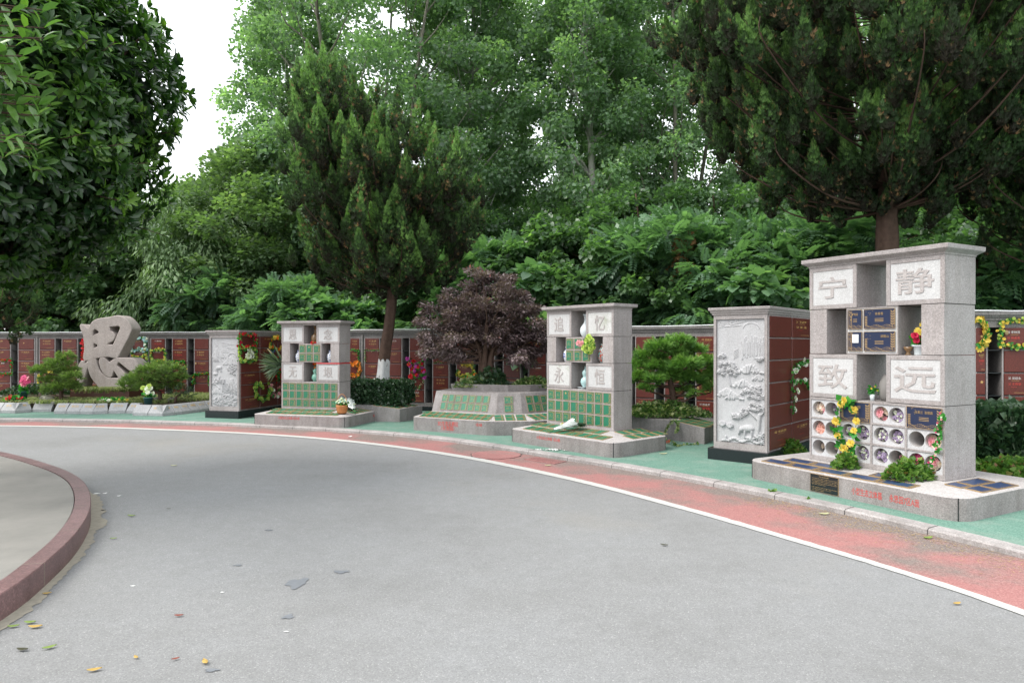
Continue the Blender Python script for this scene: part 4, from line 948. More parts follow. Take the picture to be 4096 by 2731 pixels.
# tall poplars
P_('poplarA', 1165, 26, 'tall poplar nearest the open sky, its crown edge against the white gap', 1.0, .3)
P_('poplarB', 1480, 22.5, 'tall poplar with several pale stems rising just behind the pointed juniper', 1.0, 1.2)
P_('poplarA', 1890, 25, 'tall poplar whose dark trunk stands above the purple-leaved tree', 1.05, 2.0)
P_('poplarA', 2355, 23.5, 'tall poplar with a pale ringed trunk showing in a gap, above the 追忆永恒 tower', 1.0, 3.3)
P_('poplarB', 2720, 24.5, 'tall poplar just left of the large right-hand juniper', .98, 4.1)
P_('poplarA', 3080, 27, 'tall poplar mostly hidden behind the left half of the large juniper', 1.0, 5.0)
P_('poplarB', 3480, 23, 'tall poplar directly behind the trunk of the large juniper', .95, .6)
P_('poplarA', 3860, 22, 'tall poplar behind the right-hand branches of the large juniper', .95, 1.7)
P_('poplarA', 4200, 19, 'tall poplar at the far right edge of the wood', .9, 2.6)
P_('poplarB', 2110, 30, 'far poplar between the dark-trunked and the pale-ringed poplars', 1.1, 2.9)
P_('poplarA', 2560, 29, 'far poplar behind the gap left of the large juniper', 1.05, 4.4)
# middle layer
P_('limeT', 1090, 22.5, 'rounded yellow-green tree left of the pointed juniper', 1.0, .5)
P_('limeT', 700, 33, 'distant pale green tree closing the bottom of the white sky gap', 1.0, 1.5)
P_('limeT', 860, 25.5, 'yellow-green tree between the willow and the rounded tree beside the juniper', .95, 2.5)
P_('willowT', 720, 21.5, 'drooping grey-green willow behind the left wall', 1.05, .8)
P_('bushA', 330, 21.8, 'broad heart-leaved tree directly above the 思 sculpture', 1.0, .3)
P_('bushA', 560, 22.5, 'heart-leaved tree filling the space under the willow, right of the sculpture', .85, 1.9)
P_('bushA', 110, 22.5, 'heart-leaved tree at the far left behind the wall', 1.05, 3.0)
P_('bushB', 480, 27, 'dense dark green tree behind the willow on the left', 1.1, .7)
P_('bushB', 180, 28, 'dense dark green tree in the back row at the far left', 1.25, 2.2)
P_('bushB', -120, 24, 'dense dark green tree cut by the left edge of the view', 1.2, 2.8)
P_('bushB', 960, 22, 'dark low tree behind the landscape-carved block', .80, 3.6)
P_('pinn', 930, 20.6, 'feathery-leaved small tree above the landscape-carved block', .78, 1.0)
P_('pinn', 1180, 19.6, 'feathery-leaved small tree behind the 思念无垠 tower', .72, 2.0)
P_('bigleaf', 1370, 18.8, 'light green small tree between the 思念无垠 tower and the whitewashed trunk', .78, .4)
P_('bushB', 1240, 24, 'dark tree under the yellow-green crown behind the 思念无垠 tower', .95, 4.6)
P_('bushB', 1560, 23, 'dark tree behind the whitewashed juniper trunk', .90, 5.3)
P_('bushA', 1730, 20, 'heart-leaved tree behind the left side of the purple-leaved tree', .85, .9)
P_('pinn', 1890, 18.6, 'feathery-leaved tree rising just above the purple-leaved tree', .92, 2.9)
P_('bushB', 1900, 24.5, 'dark tree in the back row above the purple-leaved tree', 1.0, 1.4)
P_('bushA', 2120, 18.4, 'heart-leaved tree between the purple-leaved tree and the 追忆永恒 tower', .80, 2.4)
P_('bigleaf', 2270, 16.6, 'large-leaved bright shrub tree just behind the 追忆永恒 tower', .93, 3.2)
P_('bushB', 2250, 24, 'dark tree in the back row behind the 追忆永恒 tower', 1.0, 2.5)
P_('bushA', 2350, 17.8, 'heart-leaved tree above the left half of the 追忆永恒 tower', .88, 4.4)
P_('pinn', 2560, 17.8, 'feathery-leaved tree above the small bright cedar', 1.0, 5.5)
P_('bushA', 2600, 16.4, 'dark heart-leaved shrub tree right behind the small bright cedar', .68, 4.0)
P_('bushB', 2620, 22, 'dark tree in the back row above the small bright cedar', 1.05, 3.7)
P_('pinn', 2800, 15.8, 'tall feathery-leaved tree left of the elephant-carved block', .95, .3)
P_('bigleaf', 3060, 14.4, 'large-leaved shrub tree behind the elephant-carved block', .82, 1.3)
P_('pinn', 3240, 15.5, 'feathery-leaved tree between the carved block and the 宁静致远 tower', .92, 2.2)
P_('bushA', 3080, 17.5, 'heart-leaved tree behind the feathery trees at the elephant-carved block', .80, 5.1)
P_('bushB', 2960, 22, 'dark tree in the back row above the elephant-carved block', 1.05, .9)
P_('bushB', 3300, 21, 'dark tree in the back row left of the large juniper trunk', 1.0, 1.8)
P_('bushB', 3680, 19, 'dark tree in the back row right of the large juniper trunk', 1.0, 2.9)
P_('bushA', 3560, 15.5, 'heart-leaved tree hidden behind the 宁静致远 tower', .7, .2)
P_('bushB', 4020, 17.5, 'dark tree in the back row at the far right', 1.0, 4.3)
P_('pinn', 3990, 12.6, 'feathery-leaved tree above the far right wall beside the largest tower', .74, 3.3)
P_('pinn', 4200, 12.6, 'feathery-leaved tree cut by the right edge of the view', .8, 5.0)
P_('bushA', 4130, 14.5, 'heart-leaved tree at the right edge behind the feathery one', .8, 3.1)

# ---------------- junipers
def juniper(label, base, h, envelope, nb, seed, trunk_r, sp_len, per, clump, z0, lean=(0, 0), wash=None, tx=None):
    r = np.random.default_rng(seed); rr = random.Random(seed); t = thing('juniper_tree', label, 'tree', base); limbs = []
    top = Vector((lean[0], lean[1], h*.86)); tp = catmull([Vector((0,0,-.1)), Vector(((tx or (.02,))[0] if tx else lean[0]*.05+.02, 0, h*.14)), Vector((tx[1] if tx else lean[0]*.2, lean[1]*.3, h*.36)), Vector((tx[2] if tx else lean[0]*.6, lean[1]*.6, h*.62)), top], 6)
    g = MB(); k = len(tp); ra = [trunk_r*(1.75 - .75*min(1, i/5)**.7)*(1-.85*(i/(k-1))**1.4) + .01 for i in range(k)]
    # fluted trunk
    rings = []
    for i, p in enumerate(tp): rings.append([(p.x + ra[i]*(1+.13*math.sin(5*a+i*.5)+.07*math.sin(9*a+i))*math.cos(a), p.y + ra[i]*(1+.13*math.sin(5*a+i*.5)+.07*math.sin(9*a+i))*math.sin(a), p.z) for a in [2*math.pi*q/20 for q in range(20)]])
    g.loft(rings, 0, True)
    o_tr = g.build('trunk', M['bark'], t)
    if wash:
        g = MB(); rings = []
        for i in range(9):
            z = wash[0] + (wash[1]-wash[0])*i/8; p = min(tp, key=lambda q: abs(q.z-z)); j = tp.index(p); rad = ra[j]*1.0
            pz = [q for q in range(k-1) if tp[q].z <= z <= tp[q+1].z]; 
            if pz: q = pz[0]; f = (z-tp[q].z)/(tp[q+1].z-tp[q].z); p = tp[q].lerp(tp[q+1], f); rad = ra[q]*(1-f)+ra[q+1]*f; j = q + f
            rings.append([(p.x + (rad*(1+.13*math.sin(5*a+j*.5)+.07*math.sin(9*a+j)) + .004)*math.cos(a), p.y + (rad*(1+.13*math.sin(5*a+j*.5)+.07*math.sin(9*a+j)) + .004)*math.sin(a), z + (.05*math.sin(7*a) + .04*math.sin(13*a+1) if i == 8 else 0)) for a in [2*math.pi*q_/20 for q_ in range(20)]])
        g.loft(rings, 0, True, False); g.build('whitewash_band', M['whitewash'], o_tr)
    C_, D_, U_, Ls, Hu = [], [], [], [], []
    for i in range(nb):
        q = (i+.5)/nb; zz = z0 + (h-z0)*q**.9; a = i*2.399 + rr.uniform(-.3, .3); R_ = envelope(q, a)*rr.choice([rr.uniform(.5, .85), rr.uniform(.85, 1.12)])
        zs = max(z0-.25, zz - .35*R_ - .1); ax = min(tp, key=lambda p: abs(p.z-zs)); end = Vector((ax.x + R_*math.cos(a), ax.y + R_*math.sin(a), zz))
        mid = ax.lerp(end, .55) - Vector((0, 0, .10*R_)); path = catmull([ax, mid, end, end + Vector((.1*math.cos(a), .1*math.sin(a), .35))], 4)
        limbs.append((path, max(.008, trunk_r*.12*(1-.7*q)), .004))
        m = max(2, int(2 + R_*(2.9 if q > .25 else 3.4)))
        for j in range(m):
            f0 = .38 if q > .25 else .2; f = f0 + (1-f0)*(j+rr.random()*.5)/m; p = path[min(len(path)-1, int(f*(len(path)-1)))]
            p = p + Vector((rr.gauss(0, .13), rr.gauss(0, .13), rr.gauss(0, .08)))*(1+.3*R_)
            hh = clump*rr.uniform(.7, 1.4)*(1.35 if j == m-1 else 1); rd = hh*rr.uniform(.19, .27); n = int(per*rr.uniform(.7, 1.3)); hue0 = rr.gauss(0, .10)
            v = r.random(n); prof = np.where(v < .35, (v/.35)**.5, (1-(v-.35)/.65)); an = r.random(n)*6.283; rad = rd*prof*(.25+.75*r.random(n)**.5)
            tilt = np.array([math.cos(a)*.25 + rr.gauss(0, .1), math.sin(a)*.25 + rr.gauss(0, .1), 1.0]); tilt /= np.linalg.norm(tilt)
            o = np.stack([rad*np.cos(an), rad*np.sin(an), np.zeros(n)], -1); c = np.array(p)[None] + o + (v*hh*1.0 - .25*hh)[:, None]*tilt[None]
            d = o/rd*.6 + tilt[None]*(.9 + .7*v[:, None]) + r.normal(size=(n, 3))*.22; C_.append(c); D_.append(d); U_.append(unit(o) + r.normal(size=(n, 3))*.5); Ls.append(sp_len*(.7+.6*r.random(n)))
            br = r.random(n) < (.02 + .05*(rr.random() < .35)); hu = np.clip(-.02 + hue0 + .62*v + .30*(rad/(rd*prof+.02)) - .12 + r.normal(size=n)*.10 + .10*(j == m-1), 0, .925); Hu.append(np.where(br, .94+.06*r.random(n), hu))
    limb_mesh('branches', limbs, M['bark'], t, 5)
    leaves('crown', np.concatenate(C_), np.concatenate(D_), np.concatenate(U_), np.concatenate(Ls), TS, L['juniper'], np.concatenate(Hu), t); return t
def env1(q, a):
    R_ = (1.5 + 1.9*q) if q < .38 else (2.25*(1-((q-.38)/.62)**.75) + .12)
    return R_*(.89 - .13*math.cos(a) + .10*math.sin(3*a+q*5)) 
juniper('pointed dark juniper with a whitewashed trunk foot, between the 思念无垠 tower and the purple-leaved tree', ((1523-CX)/F*14.75, 14.75, .3), 6.95, env1, 170, 31, .125, .085, 210, .55, 2.7, (-1.3, 0), wash=(.0, .97), tx=(.08, .24, .0))
def env2(q, a):
    s_ = math.cos(a); return (2.7 if s_ < 0 else 2.6)*(.62 + .55*min(1, q*2.2)) if q < .5 else 2.9*(1 - ((q-.5)/.5)**2*.75)
juniper('huge dark juniper spreading over the upper right, behind the 宁静致远 tower', ((3545-CX)/F*10.6, 10.6, .0), 8.3, env2, 200, 32, .215, .075, 330, .52, 3.95, (.1, 0))
juniper('dark juniper half cut by the left edge of the view', ((-110-CX)/F*14.5, 14.5, .05), 5.2, lambda q, a: .95*(1-q*.8)+.15, 60, 33, .12, .085, 170, .45, 2.1)
juniper('dark juniper at the upper right edge, beside the huge one', ((4330-CX)/F*10.2, 10.2, .0), 7.5, lambda q, a: 1.9*(1-abs(q-.4)*1.1)+.1, 110, 34, .18, .075, 260, .52, 3.1)

# ---------------- glossy broadleaf tree hanging over the left
def magnolia():
    r = np.random.default_rng(41); rr = random.Random(41); c0 = np.array([-5.85, 7.3, 4.2]); rx, ry, rz_ = 1.98, 2.2, 2.1
    t = thing('glossy_broadleaf_tree', 'large dense glossy-leaved evergreen leaning in over the upper left', 'tree', (-6.3, 7.4, .15)); off = np.array([-6.3, 7.4, .15])
    limbs = [(catmull([Vector((0,0,-.1)), Vector((.05,0,1.2)), Vector((.2,0,2.6)), Vector((.5,-.1,4.0))], 5), .16, .05)]; Cw = []
    n = 6400; v = rdir(n, r); v = v[(v[:, 1] < .55)]; n = len(v)
    bump_ = 1 + .07*np.sin(v[:, 0]*7+1)*np.sin(v[:, 2]*6) + .05*np.sin(v[:, 1]*11+v[:, 2]*9); rad = bump_*(.86 + .16*r.random(n)); P = v*rad[:, None]*np.array([rx, ry, rz_]); P[:, 2] = np.where(P[:, 2] < -1.75, -1.75 + (P[:, 2]+1.75)*.35, P[:, 2]); P = P + c0
    hue_w = .45 + .10*np.sin(P[:, 0]*3.1+P[:, 2]*2.3) + r.normal(size=n)*.16; k = 7
    out = unit(P-c0); idx = np.repeat(np.arange(n), k); m = len(idx); a = np.tile(np.arange(k)*2.399, n) + np.repeat(r.random(n)*6.28, k)
    ux = unit(np.cross(out, r.normal(size=(n, 3)))); uy = np.cross(out, ux)
    D_ = out[idx]*(.45 + .5*r.random(m))[:, None] + ux[idx]*np.cos(a)[:, None] + uy[idx]*np.sin(a)[:, None]; D_[:, 2] += .15
    C_ = P[idx] + D_*.012 - off; U_ = out[idx]*.8 + np.array([0, 0, .7]) + r.normal(size=(m, 3))*.3
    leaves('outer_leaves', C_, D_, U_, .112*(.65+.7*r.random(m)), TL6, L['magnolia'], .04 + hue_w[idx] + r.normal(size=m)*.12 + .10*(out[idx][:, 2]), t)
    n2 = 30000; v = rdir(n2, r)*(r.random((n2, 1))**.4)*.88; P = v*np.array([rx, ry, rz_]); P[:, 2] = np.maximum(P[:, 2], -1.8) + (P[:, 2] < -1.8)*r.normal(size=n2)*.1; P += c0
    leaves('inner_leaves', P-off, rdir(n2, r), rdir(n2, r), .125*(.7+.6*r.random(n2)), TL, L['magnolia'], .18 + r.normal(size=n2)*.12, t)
    # loose shoots breaking the outline
    Cs, Ds, Hs = [], [], []
    for i in range(150):
        v = unit(r.normal(size=3)); 
        if v[1] > .5: v[1] *= -1
        p0 = c0 + v*np.array([rx, ry, rz_])*.96; 
        if p0[2] < 2.75: continue
        d = unit(v + np.array([0, 0, .35])); L_ = rr.uniform(.12, .38); limbs.append(([Vector(p0-off), Vector(p0+d*L_-off)], .006, .003))
        for j in range(9): f = (j+.5)/9; a_ = j*2.4; s_ = unit(np.cross(d, [.3, .5, .8])); w2 = np.cross(d, s_); Cs.append(p0+d*L_*f-off); Ds.append(d*.5 + s_*math.cos(a_) + w2*math.sin(a_)); Hs.append(.5 + .35*f + rr.gauss(0, .08))
    leaves('shoots', np.array(Cs), np.array(Ds), np.tile([0, 0, 1.], (len(Cs), 1)) + r.normal(size=(len(Cs), 3))*.3, np.full(len(Cs), .115), TL6, L['magnolia'], np.array(Hs), t)
    for i in range(26):
        a_ = i*2.399; z = 2.4 + 1.9*i/26; e = Vector((.55 + 1.7*math.cos(a_), -.1 + 1.7*math.sin(a_), z + .9)); limbs.append((bend((.1, 0, z*.75+.3), e, -.04, 5, rr), .045, .012))
    limb_mesh('trunk', limbs, M['bark'], t)
magnolia()
# nearer overhanging branch at the top-left corner
def near_branch():
    r = np.random.default_rng(43); t = thing('overhanging_branch', 'nearest leafy branch hanging in at the top-left corner, larger leaves', 'branch', (-4.3, 4.2, 3.6)); off = np.array([-4.3, 4.2, 3.6]); limbs = []; Cs, Ds, Hs = [], [], []
    for i in range(70):
        e = at(r.uniform(-250, 190), r.uniform(-80, 640), r.uniform(4.1, 4.8)); e = np.array(e); s_ = np.array([-4.6, 4.6, e[2]+.15]); d = unit(e-s_)
        if e[0] > -2.75 - .05: continue
        limbs.append(([Vector(s_-off), Vector((s_+e)/2-off+np.array([0,0,.03])), Vector(e-off)], .010, .003))
        for j in range(16):
            f = .35 + .65*j/15; p = s_ + (e-s_)*f; a_ = j*2.4; q = unit(np.cross(d, [.2, .4, .9])); w2 = np.cross(d, q); Cs.append(p-off); Ds.append(d*.7 + q*math.cos(a_) + w2*math.sin(a_)); Hs.append(.22 + .50*f**2 + r.normal()*.12)
    leaves('leaves', np.array(Cs), np.array(Ds), np.tile([0, 0, 1.], (len(Cs), 1)) + r.normal(size=(len(Cs), 3))*.3, .12*(.8+.4*r.random(len(Cs))), TL6, L['magnolia'], np.array(Hs), t)
    limbs.append(([Vector((-1.6,.9,-.6)), Vector((-.9,.5,.0)), Vector((-.3,.4,.5))], .05, .02)); limb_mesh('twigs', limbs, M['bark'], t)
near_branch()

# ---------------- purple-leaved tree in the tiered planter
def purple_tree():
    r = np.random.default_rng(51); rr = random.Random(51); bx, by = (1945-CX)/F*13.1, 13.1; t = thing('purple_leaved_tree', 'purple-leaved tree with layered foliage growing out of the tiered planter', 'tree', (bx, by, .76)); limbs = []; cen = []
    for k in range(5):
        a = k*1.26; limbs.append((catmull([Vector((.13*math.cos(a), .10*math.sin(a), -.03)), Vector((.10*math.cos(a+.4), .1*math.sin(a+.4), .35)), Vector((.12*math.cos(a+.8), .12*math.sin(a+.8), .7)), Vector((.35*math.cos(a+1), .3*math.sin(a+1), 1.2))], 4), .085, .03))
    # foliage pads: (px, py, width px)
    pads = [(1925,1125,190),(1870,1180,260),(1990,1190,220),(1820,1235,280),(1960,1245,300),(2080,1235,170),(1790,1290,260),(1900,1300,300),(2030,1300,260),(2120,1290,160),(1760,1350,220),(1860,1350,260),(2070,1345,260),(1740,1405,150),(1800,1400,180),(1850,1425,120),(2000,1380,200),(2110,1395,190),(2150,1420,110),(2080,1430,130),(1935,1345,240),(1895,1235,240),(1930,1095,100),(2135,1345,120)]
    for px, py, wd in pads:
        n = max(4, wd//20)
        for i in range(n):
            Y = 13.1 + rr.gauss(0, .36); p = at(1935 + (px-1935)*.93 + 12 + rr.uniform(-.52, .52)*wd, py + rr.gauss(0, 15), Y); cen.append((p.x-bx, p.y-by, p.z-.76))
    for c in cen[::4]: limbs.append((bend((0.0+rr.uniform(-.1, .1), 0, .5+rr.random()*.5), c, -.08, 4, rr), .022, .005))
    limb_mesh('trunk', limbs, M['bark'], t); cen = np.array(cen)
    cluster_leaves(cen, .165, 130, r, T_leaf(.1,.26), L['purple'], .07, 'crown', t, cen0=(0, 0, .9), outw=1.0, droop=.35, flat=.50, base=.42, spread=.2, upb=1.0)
purple_tree()
r = np.random.default_rng(55); t = thing('dead_branch', 'brown withered branch hanging among the feathery trees left of the carved elephant block', 'branch', at(2745, 1010, 15.3)); n = 260
C_ = np.stack([r.normal(size=n)*.12 - np.linspace(0, .22, n), r.normal(size=n)*.1, .42 - np.linspace(0, 1.05, n) + r.normal(size=n)*.05], -1)
leaves('leaves', C_, np.stack([r.normal(size=n)*.5, r.normal(size=n)*.5, -np.ones(n)], -1), rdir(n, r), .13*(.6+.7*r.random(n)), TL, M['dead'], r.random(n), t); limb_mesh('twig', [([Vector((.05,0,.5)), Vector((0,0,0)), Vector((-.2,0,-.8))], .012, .004)], M['bark'], t)

# ---------------- cloud-pruned pines
def pruned_pine(name, label, Y, root_px, pads, mat, needle, per, seed, tr=.06, T=TN, padh=.45, trunkpts=None, branch_from=None):
    r = np.random.default_rng(seed); rr = random.Random(seed); b = at(*root_px, Y); t = thing(name, label, 'tree', b); limbs = []
    tp = [Vector((0,0,-.08))] + [at(x, y, Y)-b for x, y in trunkpts]; tp = catmull(tp, 4); limbs.append((tp, tr, tr*.35)); C_, D_, H_ = [], [], []
    for px, py, wd, ht_ in pads:
        c = at(px, py, Y + rr.uniform(-.25, .25)) - b; w_ = wd/F*Y/2; h_ = (1.1 if name == 'small_cedar' else 1.25)*ht_/F*Y/2; st = min(tp, key=lambda p: (p-c).length + abs(p.z - (c.z-.15))*1.5)
        limbs.append((bend(st, c - Vector((0, 0, h_*.7)), -.06, 6, rr, .05), tr*.42, tr*.12))
        n = int(per*(wd*ht_)/4000); v = rdir(n, r)*(.35+.65*r.random((n, 1))**.5); v[:, 2] = np.abs(v[:, 2])*1.0 - .35; o = v*np.array([w_, w_*.75, h_])
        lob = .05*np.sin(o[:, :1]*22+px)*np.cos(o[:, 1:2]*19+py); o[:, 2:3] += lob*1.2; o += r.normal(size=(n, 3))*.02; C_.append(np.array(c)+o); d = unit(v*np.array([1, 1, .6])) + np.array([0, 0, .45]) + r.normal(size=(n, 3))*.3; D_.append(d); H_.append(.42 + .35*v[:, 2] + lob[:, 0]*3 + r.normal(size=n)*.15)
        for k in range(3): e = c + Vector((rr.uniform(-.7, .7)*w_, rr.uniform(-.5, .5)*w_, -h_*.2)); limbs.append((bend(c - Vector((0, 0, h_*.7)), e, 0, 3, rr), tr*.16, .003))
    C_ = np.concatenate(C_); n = len(C_); limb_mesh('trunk', limbs, M['bark'], t)
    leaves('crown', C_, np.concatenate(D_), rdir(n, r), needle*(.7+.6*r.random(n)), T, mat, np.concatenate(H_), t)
pruned_pine('pruned_pine', 'cloud-pruned pine left of the 思 sculpture', 16.5, (243,1592), [(265,1425,70,28),(235,1450,110,30),(195,1478,130,34),(270,1480,90,30),(215,1515,110,30),(285,1505,80,36),(150,1478,60,16),(245,1545,140,34),(200,1560,70,26),(290,1540,60,30)], L['pine'], .08, 560, 61, .05, trunkpts=[(246,1560),(236,1530),(262,1500),(250,1470),(262,1435)])
pruned_pine('pruned_pine', 'wide cloud-pruned pine right of the 思 sculpture', 16.2, (640,1592), [(640,1462,110,30),(600,1480,120,28),(700,1475,80,26),(570,1510,150,36),(660,1510,150,34),(520,1535,90,30),(590,1545,110,32),(680,1540,90,30),(720,1505,70,24)], L['pine'], .08, 560, 62, .05, trunkpts=[(638,1570),(610,1558),(625,1535),(640,1500),(645,1470)])
pruned_pine('pruned_pine', 'small dark pruned pine beside the carved landscape block', 16.0, (700,1598), [(735,1555,70,24),(715,1575,70,24),(755,1580,50,20),(690,1560,40,20)], L['hedge'], .075, 150, 63, .03, trunkpts=[(705,1588),(720,1575),(728,1562)])
pruned_pine('small_cedar', 'small bright green cedar with level branches, right of the 追忆永恒 tower', 11.75, (2692,1655), [(2715,1365,110,40),(2640,1385,110,40),(2600,1420,120,46),(2690,1410,130,46),(2780,1395,90,36),(2570,1460,100,50),(2650,1460,140,50),(2740,1455,130,50),(2820,1450,90,50),(2560,1510,90,56),(2625,1515,90,40),(2760,1510,130,46),(2830,1510,80,60),(2700,1490,120,40),(2845,1555,60,36),(2590,1550,60,24),(2735,1560,70,20),(2775,1580,40,14),(2850,1475,40,40)], L['cedar'], .085, 430, 64, .075, trunkpts=[(2694,1620),(2690,1570),(2682,1520),(2690,1460),(2705,1390)])

# ---------------- hedges, ground cover, grass
def box_hedge(label, corners, z0, z1, ln, n, mat, seed, name='clipped_hedge', rough=.05, cat='hedge'):
    r = np.random.default_rng(seed); P = np.array(corners, float); c0 = P.mean(0); t = thing(name, label, cat, (c0[0], c0[1], z0))
    u = r.random((n, 2)); a = P[0] + (P[1]-P[0])*u[:, :1]; b = P[3] + (P[2]-P[3])*u[:, :1]; xy = a + (b-a)*u[:, 1:]; z = z0 + (z1-z0)*r.random(n)**.7; face = r.random(n); xy2 = xy.copy()
    f = face < .45; xy2[f] = (P[0] + (P[1]-P[0])*u[f][:, :1]) + (b-a)[f]*.03; f2 = (face >= .45) & (face < .72); z[f2] = z1 - .02*r.random(f2.sum()); f3 = (face >= .72) & (face < .86); xy2[f3] = P[1] + (P[2]-P[1])*u[f3][:, 1:] ; xy2 += r.normal(size=(n, 2))*rough*.6; z += r.normal(size=n)*rough*.5
    C_ = np.stack([xy2[:, 0]-c0[0], xy2[:, 1]-c0[1], np.maximum(z-z0, 0)], -1); o = unit(C_ - np.array([0, 0, (z1-z0)*.3])); D_ = o + r.normal(size=(n, 3))*.7 + np.array([0, 0, .5])
    leaves('foliage', C_, D_, o + rdir(n, r)*.6, ln*(.7+.6*r.random(n)), TL, mat, .5 + r.normal(size=n)*.25, t)
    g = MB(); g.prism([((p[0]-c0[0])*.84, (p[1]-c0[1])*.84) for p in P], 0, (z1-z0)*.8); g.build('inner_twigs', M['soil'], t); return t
box_hedge('clipped dark hedge in the low planter at the whitewashed trunk', [(-3.45,14.15),(-2.3,13.95),(-2.15,14.75),(-3.35,15.0)], .36, .80, .055, 9000, L['hedge'], 71)
hx = lambda px, Y: ((px-CX)/F*Y, Y)
box_hedge('tall clipped dark hedge right of the largest tower', [hx(3900,8.15), (6.6,7.7), (6.7,8.5), (5.6,8.8)], .05, .80, .085, 13000, L['hedge'], 72)
def ground_cover(label, cx, cy, z, rx, ry, hgt, n, ln, mat, seed, T=TL, name='ground_cover_plant', cat='plant', loc_y=0, rise=.9):
    r = np.random.default_rng(seed); t = thing(name, label, cat, (cx, cy, z)); a = r.random(n)*6.283; q = r.random(n)**.5; x, y = rx*q*np.cos(a), ry*q*np.sin(a)
    zz = hgt*(1-q**2.2)*(.35+.65*r.random(n)) + .01; C_ = np.stack([x, y, zz], -1); D_ = np.stack([np.cos(a)*.7, np.sin(a)*.7, np.full(n, rise)], -1) + r.normal(size=(n, 3))*.6; U_ = np.tile([0, 0, 1.], (n, 1)) + r.normal(size=(n, 3))*.5
    leaves('leaves', C_, D_, U_, ln*(.65+.7*r.random(n)), T, mat, .5 + r.normal(size=n)*.28, t)
    g = MB(); rr = random.Random(seed)
    for k in range(14): b = rr.random()*6.28; e = rr.random()*.7; g.tube([(0,0,0), (rx*e*.6*math.cos(b), ry*e*.6*math.sin(b), hgt*.5), (rx*e*math.cos(b), ry*e*math.sin(b), hgt*(.9-.6*e))], .004, 4)
    g.build('stems', M['bark'], t); return t
w3_ = lambda x, y, z: f3.w(x, y, z)
p = f3.w(.56, -.15, .28); ground_cover('small leafy plant growing out of the ledge under the yellow rose garland', p.x, p.y, .27, .12, .10, .16, 300, .05, L['bright'], 81)
p = f3.w(1.24, -.14, .28); ground_cover('bushy grassy plant on the ledge at the right end of the flower tubes', p.x, p.y, .27, .23, .13, .20, 600, .055, L['bright'], 82)
r_ = np.random.default_rng(83)
p = gp(3145, 1815, .12); ground_cover('yellow-green variegated plant at the foot of the dark niche doors', p.x+.03, p.y+.1, .05, .30, .22, .26, 1100, .055, L['bright'], 84)
ground_cover('low leafy plant in front of the tall hedge at the right', 5.75, 7.85, .05, .85, .22, .24, 2600, .06, L['bright'], 85)
ground_cover('variegated plant spreading over the left half of the tiered planter top', -.62, 12.98, .78, .50, .22, .20, 900, .06, L['varieg'], 86)
ground_cover('variegated plant on the right half of the tiered planter top', .42, 12.92, .78, .45, .25, .20, 800, .06, L['varieg'], 87)
ground_cover('dark creeper round the foot of the purple-leaved tree', -.40, 12.95, .78, .36, .22, .40, 700, .06, L['hedge'], 88)
ground_cover('variegated plant under the small cedar', 2.62, 11.72, .36, .80, .28, .26, 2400, .062, L['varieg'], 89)
ground_cover('low shrub in the bed at the far left end', -12.3, 17.6, .3, 1.0, .35, .28, 1500, .06, L['hedge'], 90)
def trail(label, pts, seed):
    r = np.random.default_rng(seed); path = catmull(pts, 8); t = thing('trailing_vine', label, 'vine', path[0]); b = path[0]; g = MB(); g.tube([q-b for q in path], .003, 4); g.build('stem', M['bark'], t)
    m = len(path)*3; C_ = np.array([path[i//3]-b for i in range(m)]); D_ = r.normal(size=(m, 3)); D_[:, 2] -= .6; leaves('leaves', C_, D_, r.normal(size=(m, 3)) + np.array([0,-1,.3]), .045*(.8+.4*r.random(m)), TL, L['varieg'], .6 + r.normal(size=m)*.2, t)
trail('variegated vine hanging down the front of the cedar planter, reaching the pavement', [at(2690,1680,11.1), at(2668,1710,10.95), at(2655,1745,10.95), at(2700,1772,10.4), gp(2730,1778,.06), gp(2790,1776,.06)], 1)
trail('shorter variegated vine hanging beside the long one on the cedar planter', [at(2705,1680,11.05), at(2712,1700,10.9), at(2706,1725,10.85)], 2)
# grass of the sculpture bed and planter
def grass(name, label, region, n, ln, z, mat, seed):
    r = np.random.default_rng(seed); P = np.array(region, float); k = 9; u = r.random((n, 2)); a = P[0] + (P[1]-P[0])*u[:, :1]; b = P[3] + (P[2]-P[3])*u[:, :1]; xy = a + (b-a)*u[:, 1:]; idx = np.repeat(np.arange(n), k); m = len(idx)
    an = r.random(m)*6.283; C_ = np.stack([xy[idx, 0], xy[idx, 1], np.full(m, z)], -1) + r.normal(size=(m, 3))*np.array([.015, .015, 0]); h_ = ln*(.6+.8*r.random(m))
    # three-segment arching blades
    d0 = np.stack([np.cos(an)*.35, np.sin(an)*.35, np.ones(m)], -1); s_ = np.stack([-np.sin(an), np.cos(an), np.zeros(m)], -1)*.0045
    ho = np.stack([np.cos(an), np.sin(an), np.zeros(m)], -1); p1 = C_ + unit(d0)*h_[:, None]*.5; p2 = p1 + (ho*.6 + np.array([0, 0, .35]))*h_[:, None]*.35; p3 = p2 + (ho*.8 - np.array([0, 0, .5]))*h_[:, None]*.35
    V = np.stack([C_-s_, C_+s_, p1-s_, p1+s_, p2-s_*.8, p2+s_*.8, p3-s_*.1, p3+s_*.1], 1).reshape(-1, 3); tf = np.array([(0,1,3,2),(2,3,5,4),(4,5,7,6)]); Fq = (np.arange(m)[:, None, None]*8 + tf[None]).reshape(-1, 4)
    hue = np.clip(.45 + r.normal(size=n)[idx]*.15 + r.normal(size=m)*.2, 0, 1); o = link(name, npmesh(name, V, Fq, mat, rnd=np.repeat(hue, 8))); tag(o, label, 'grass', kind='stuff'); return o
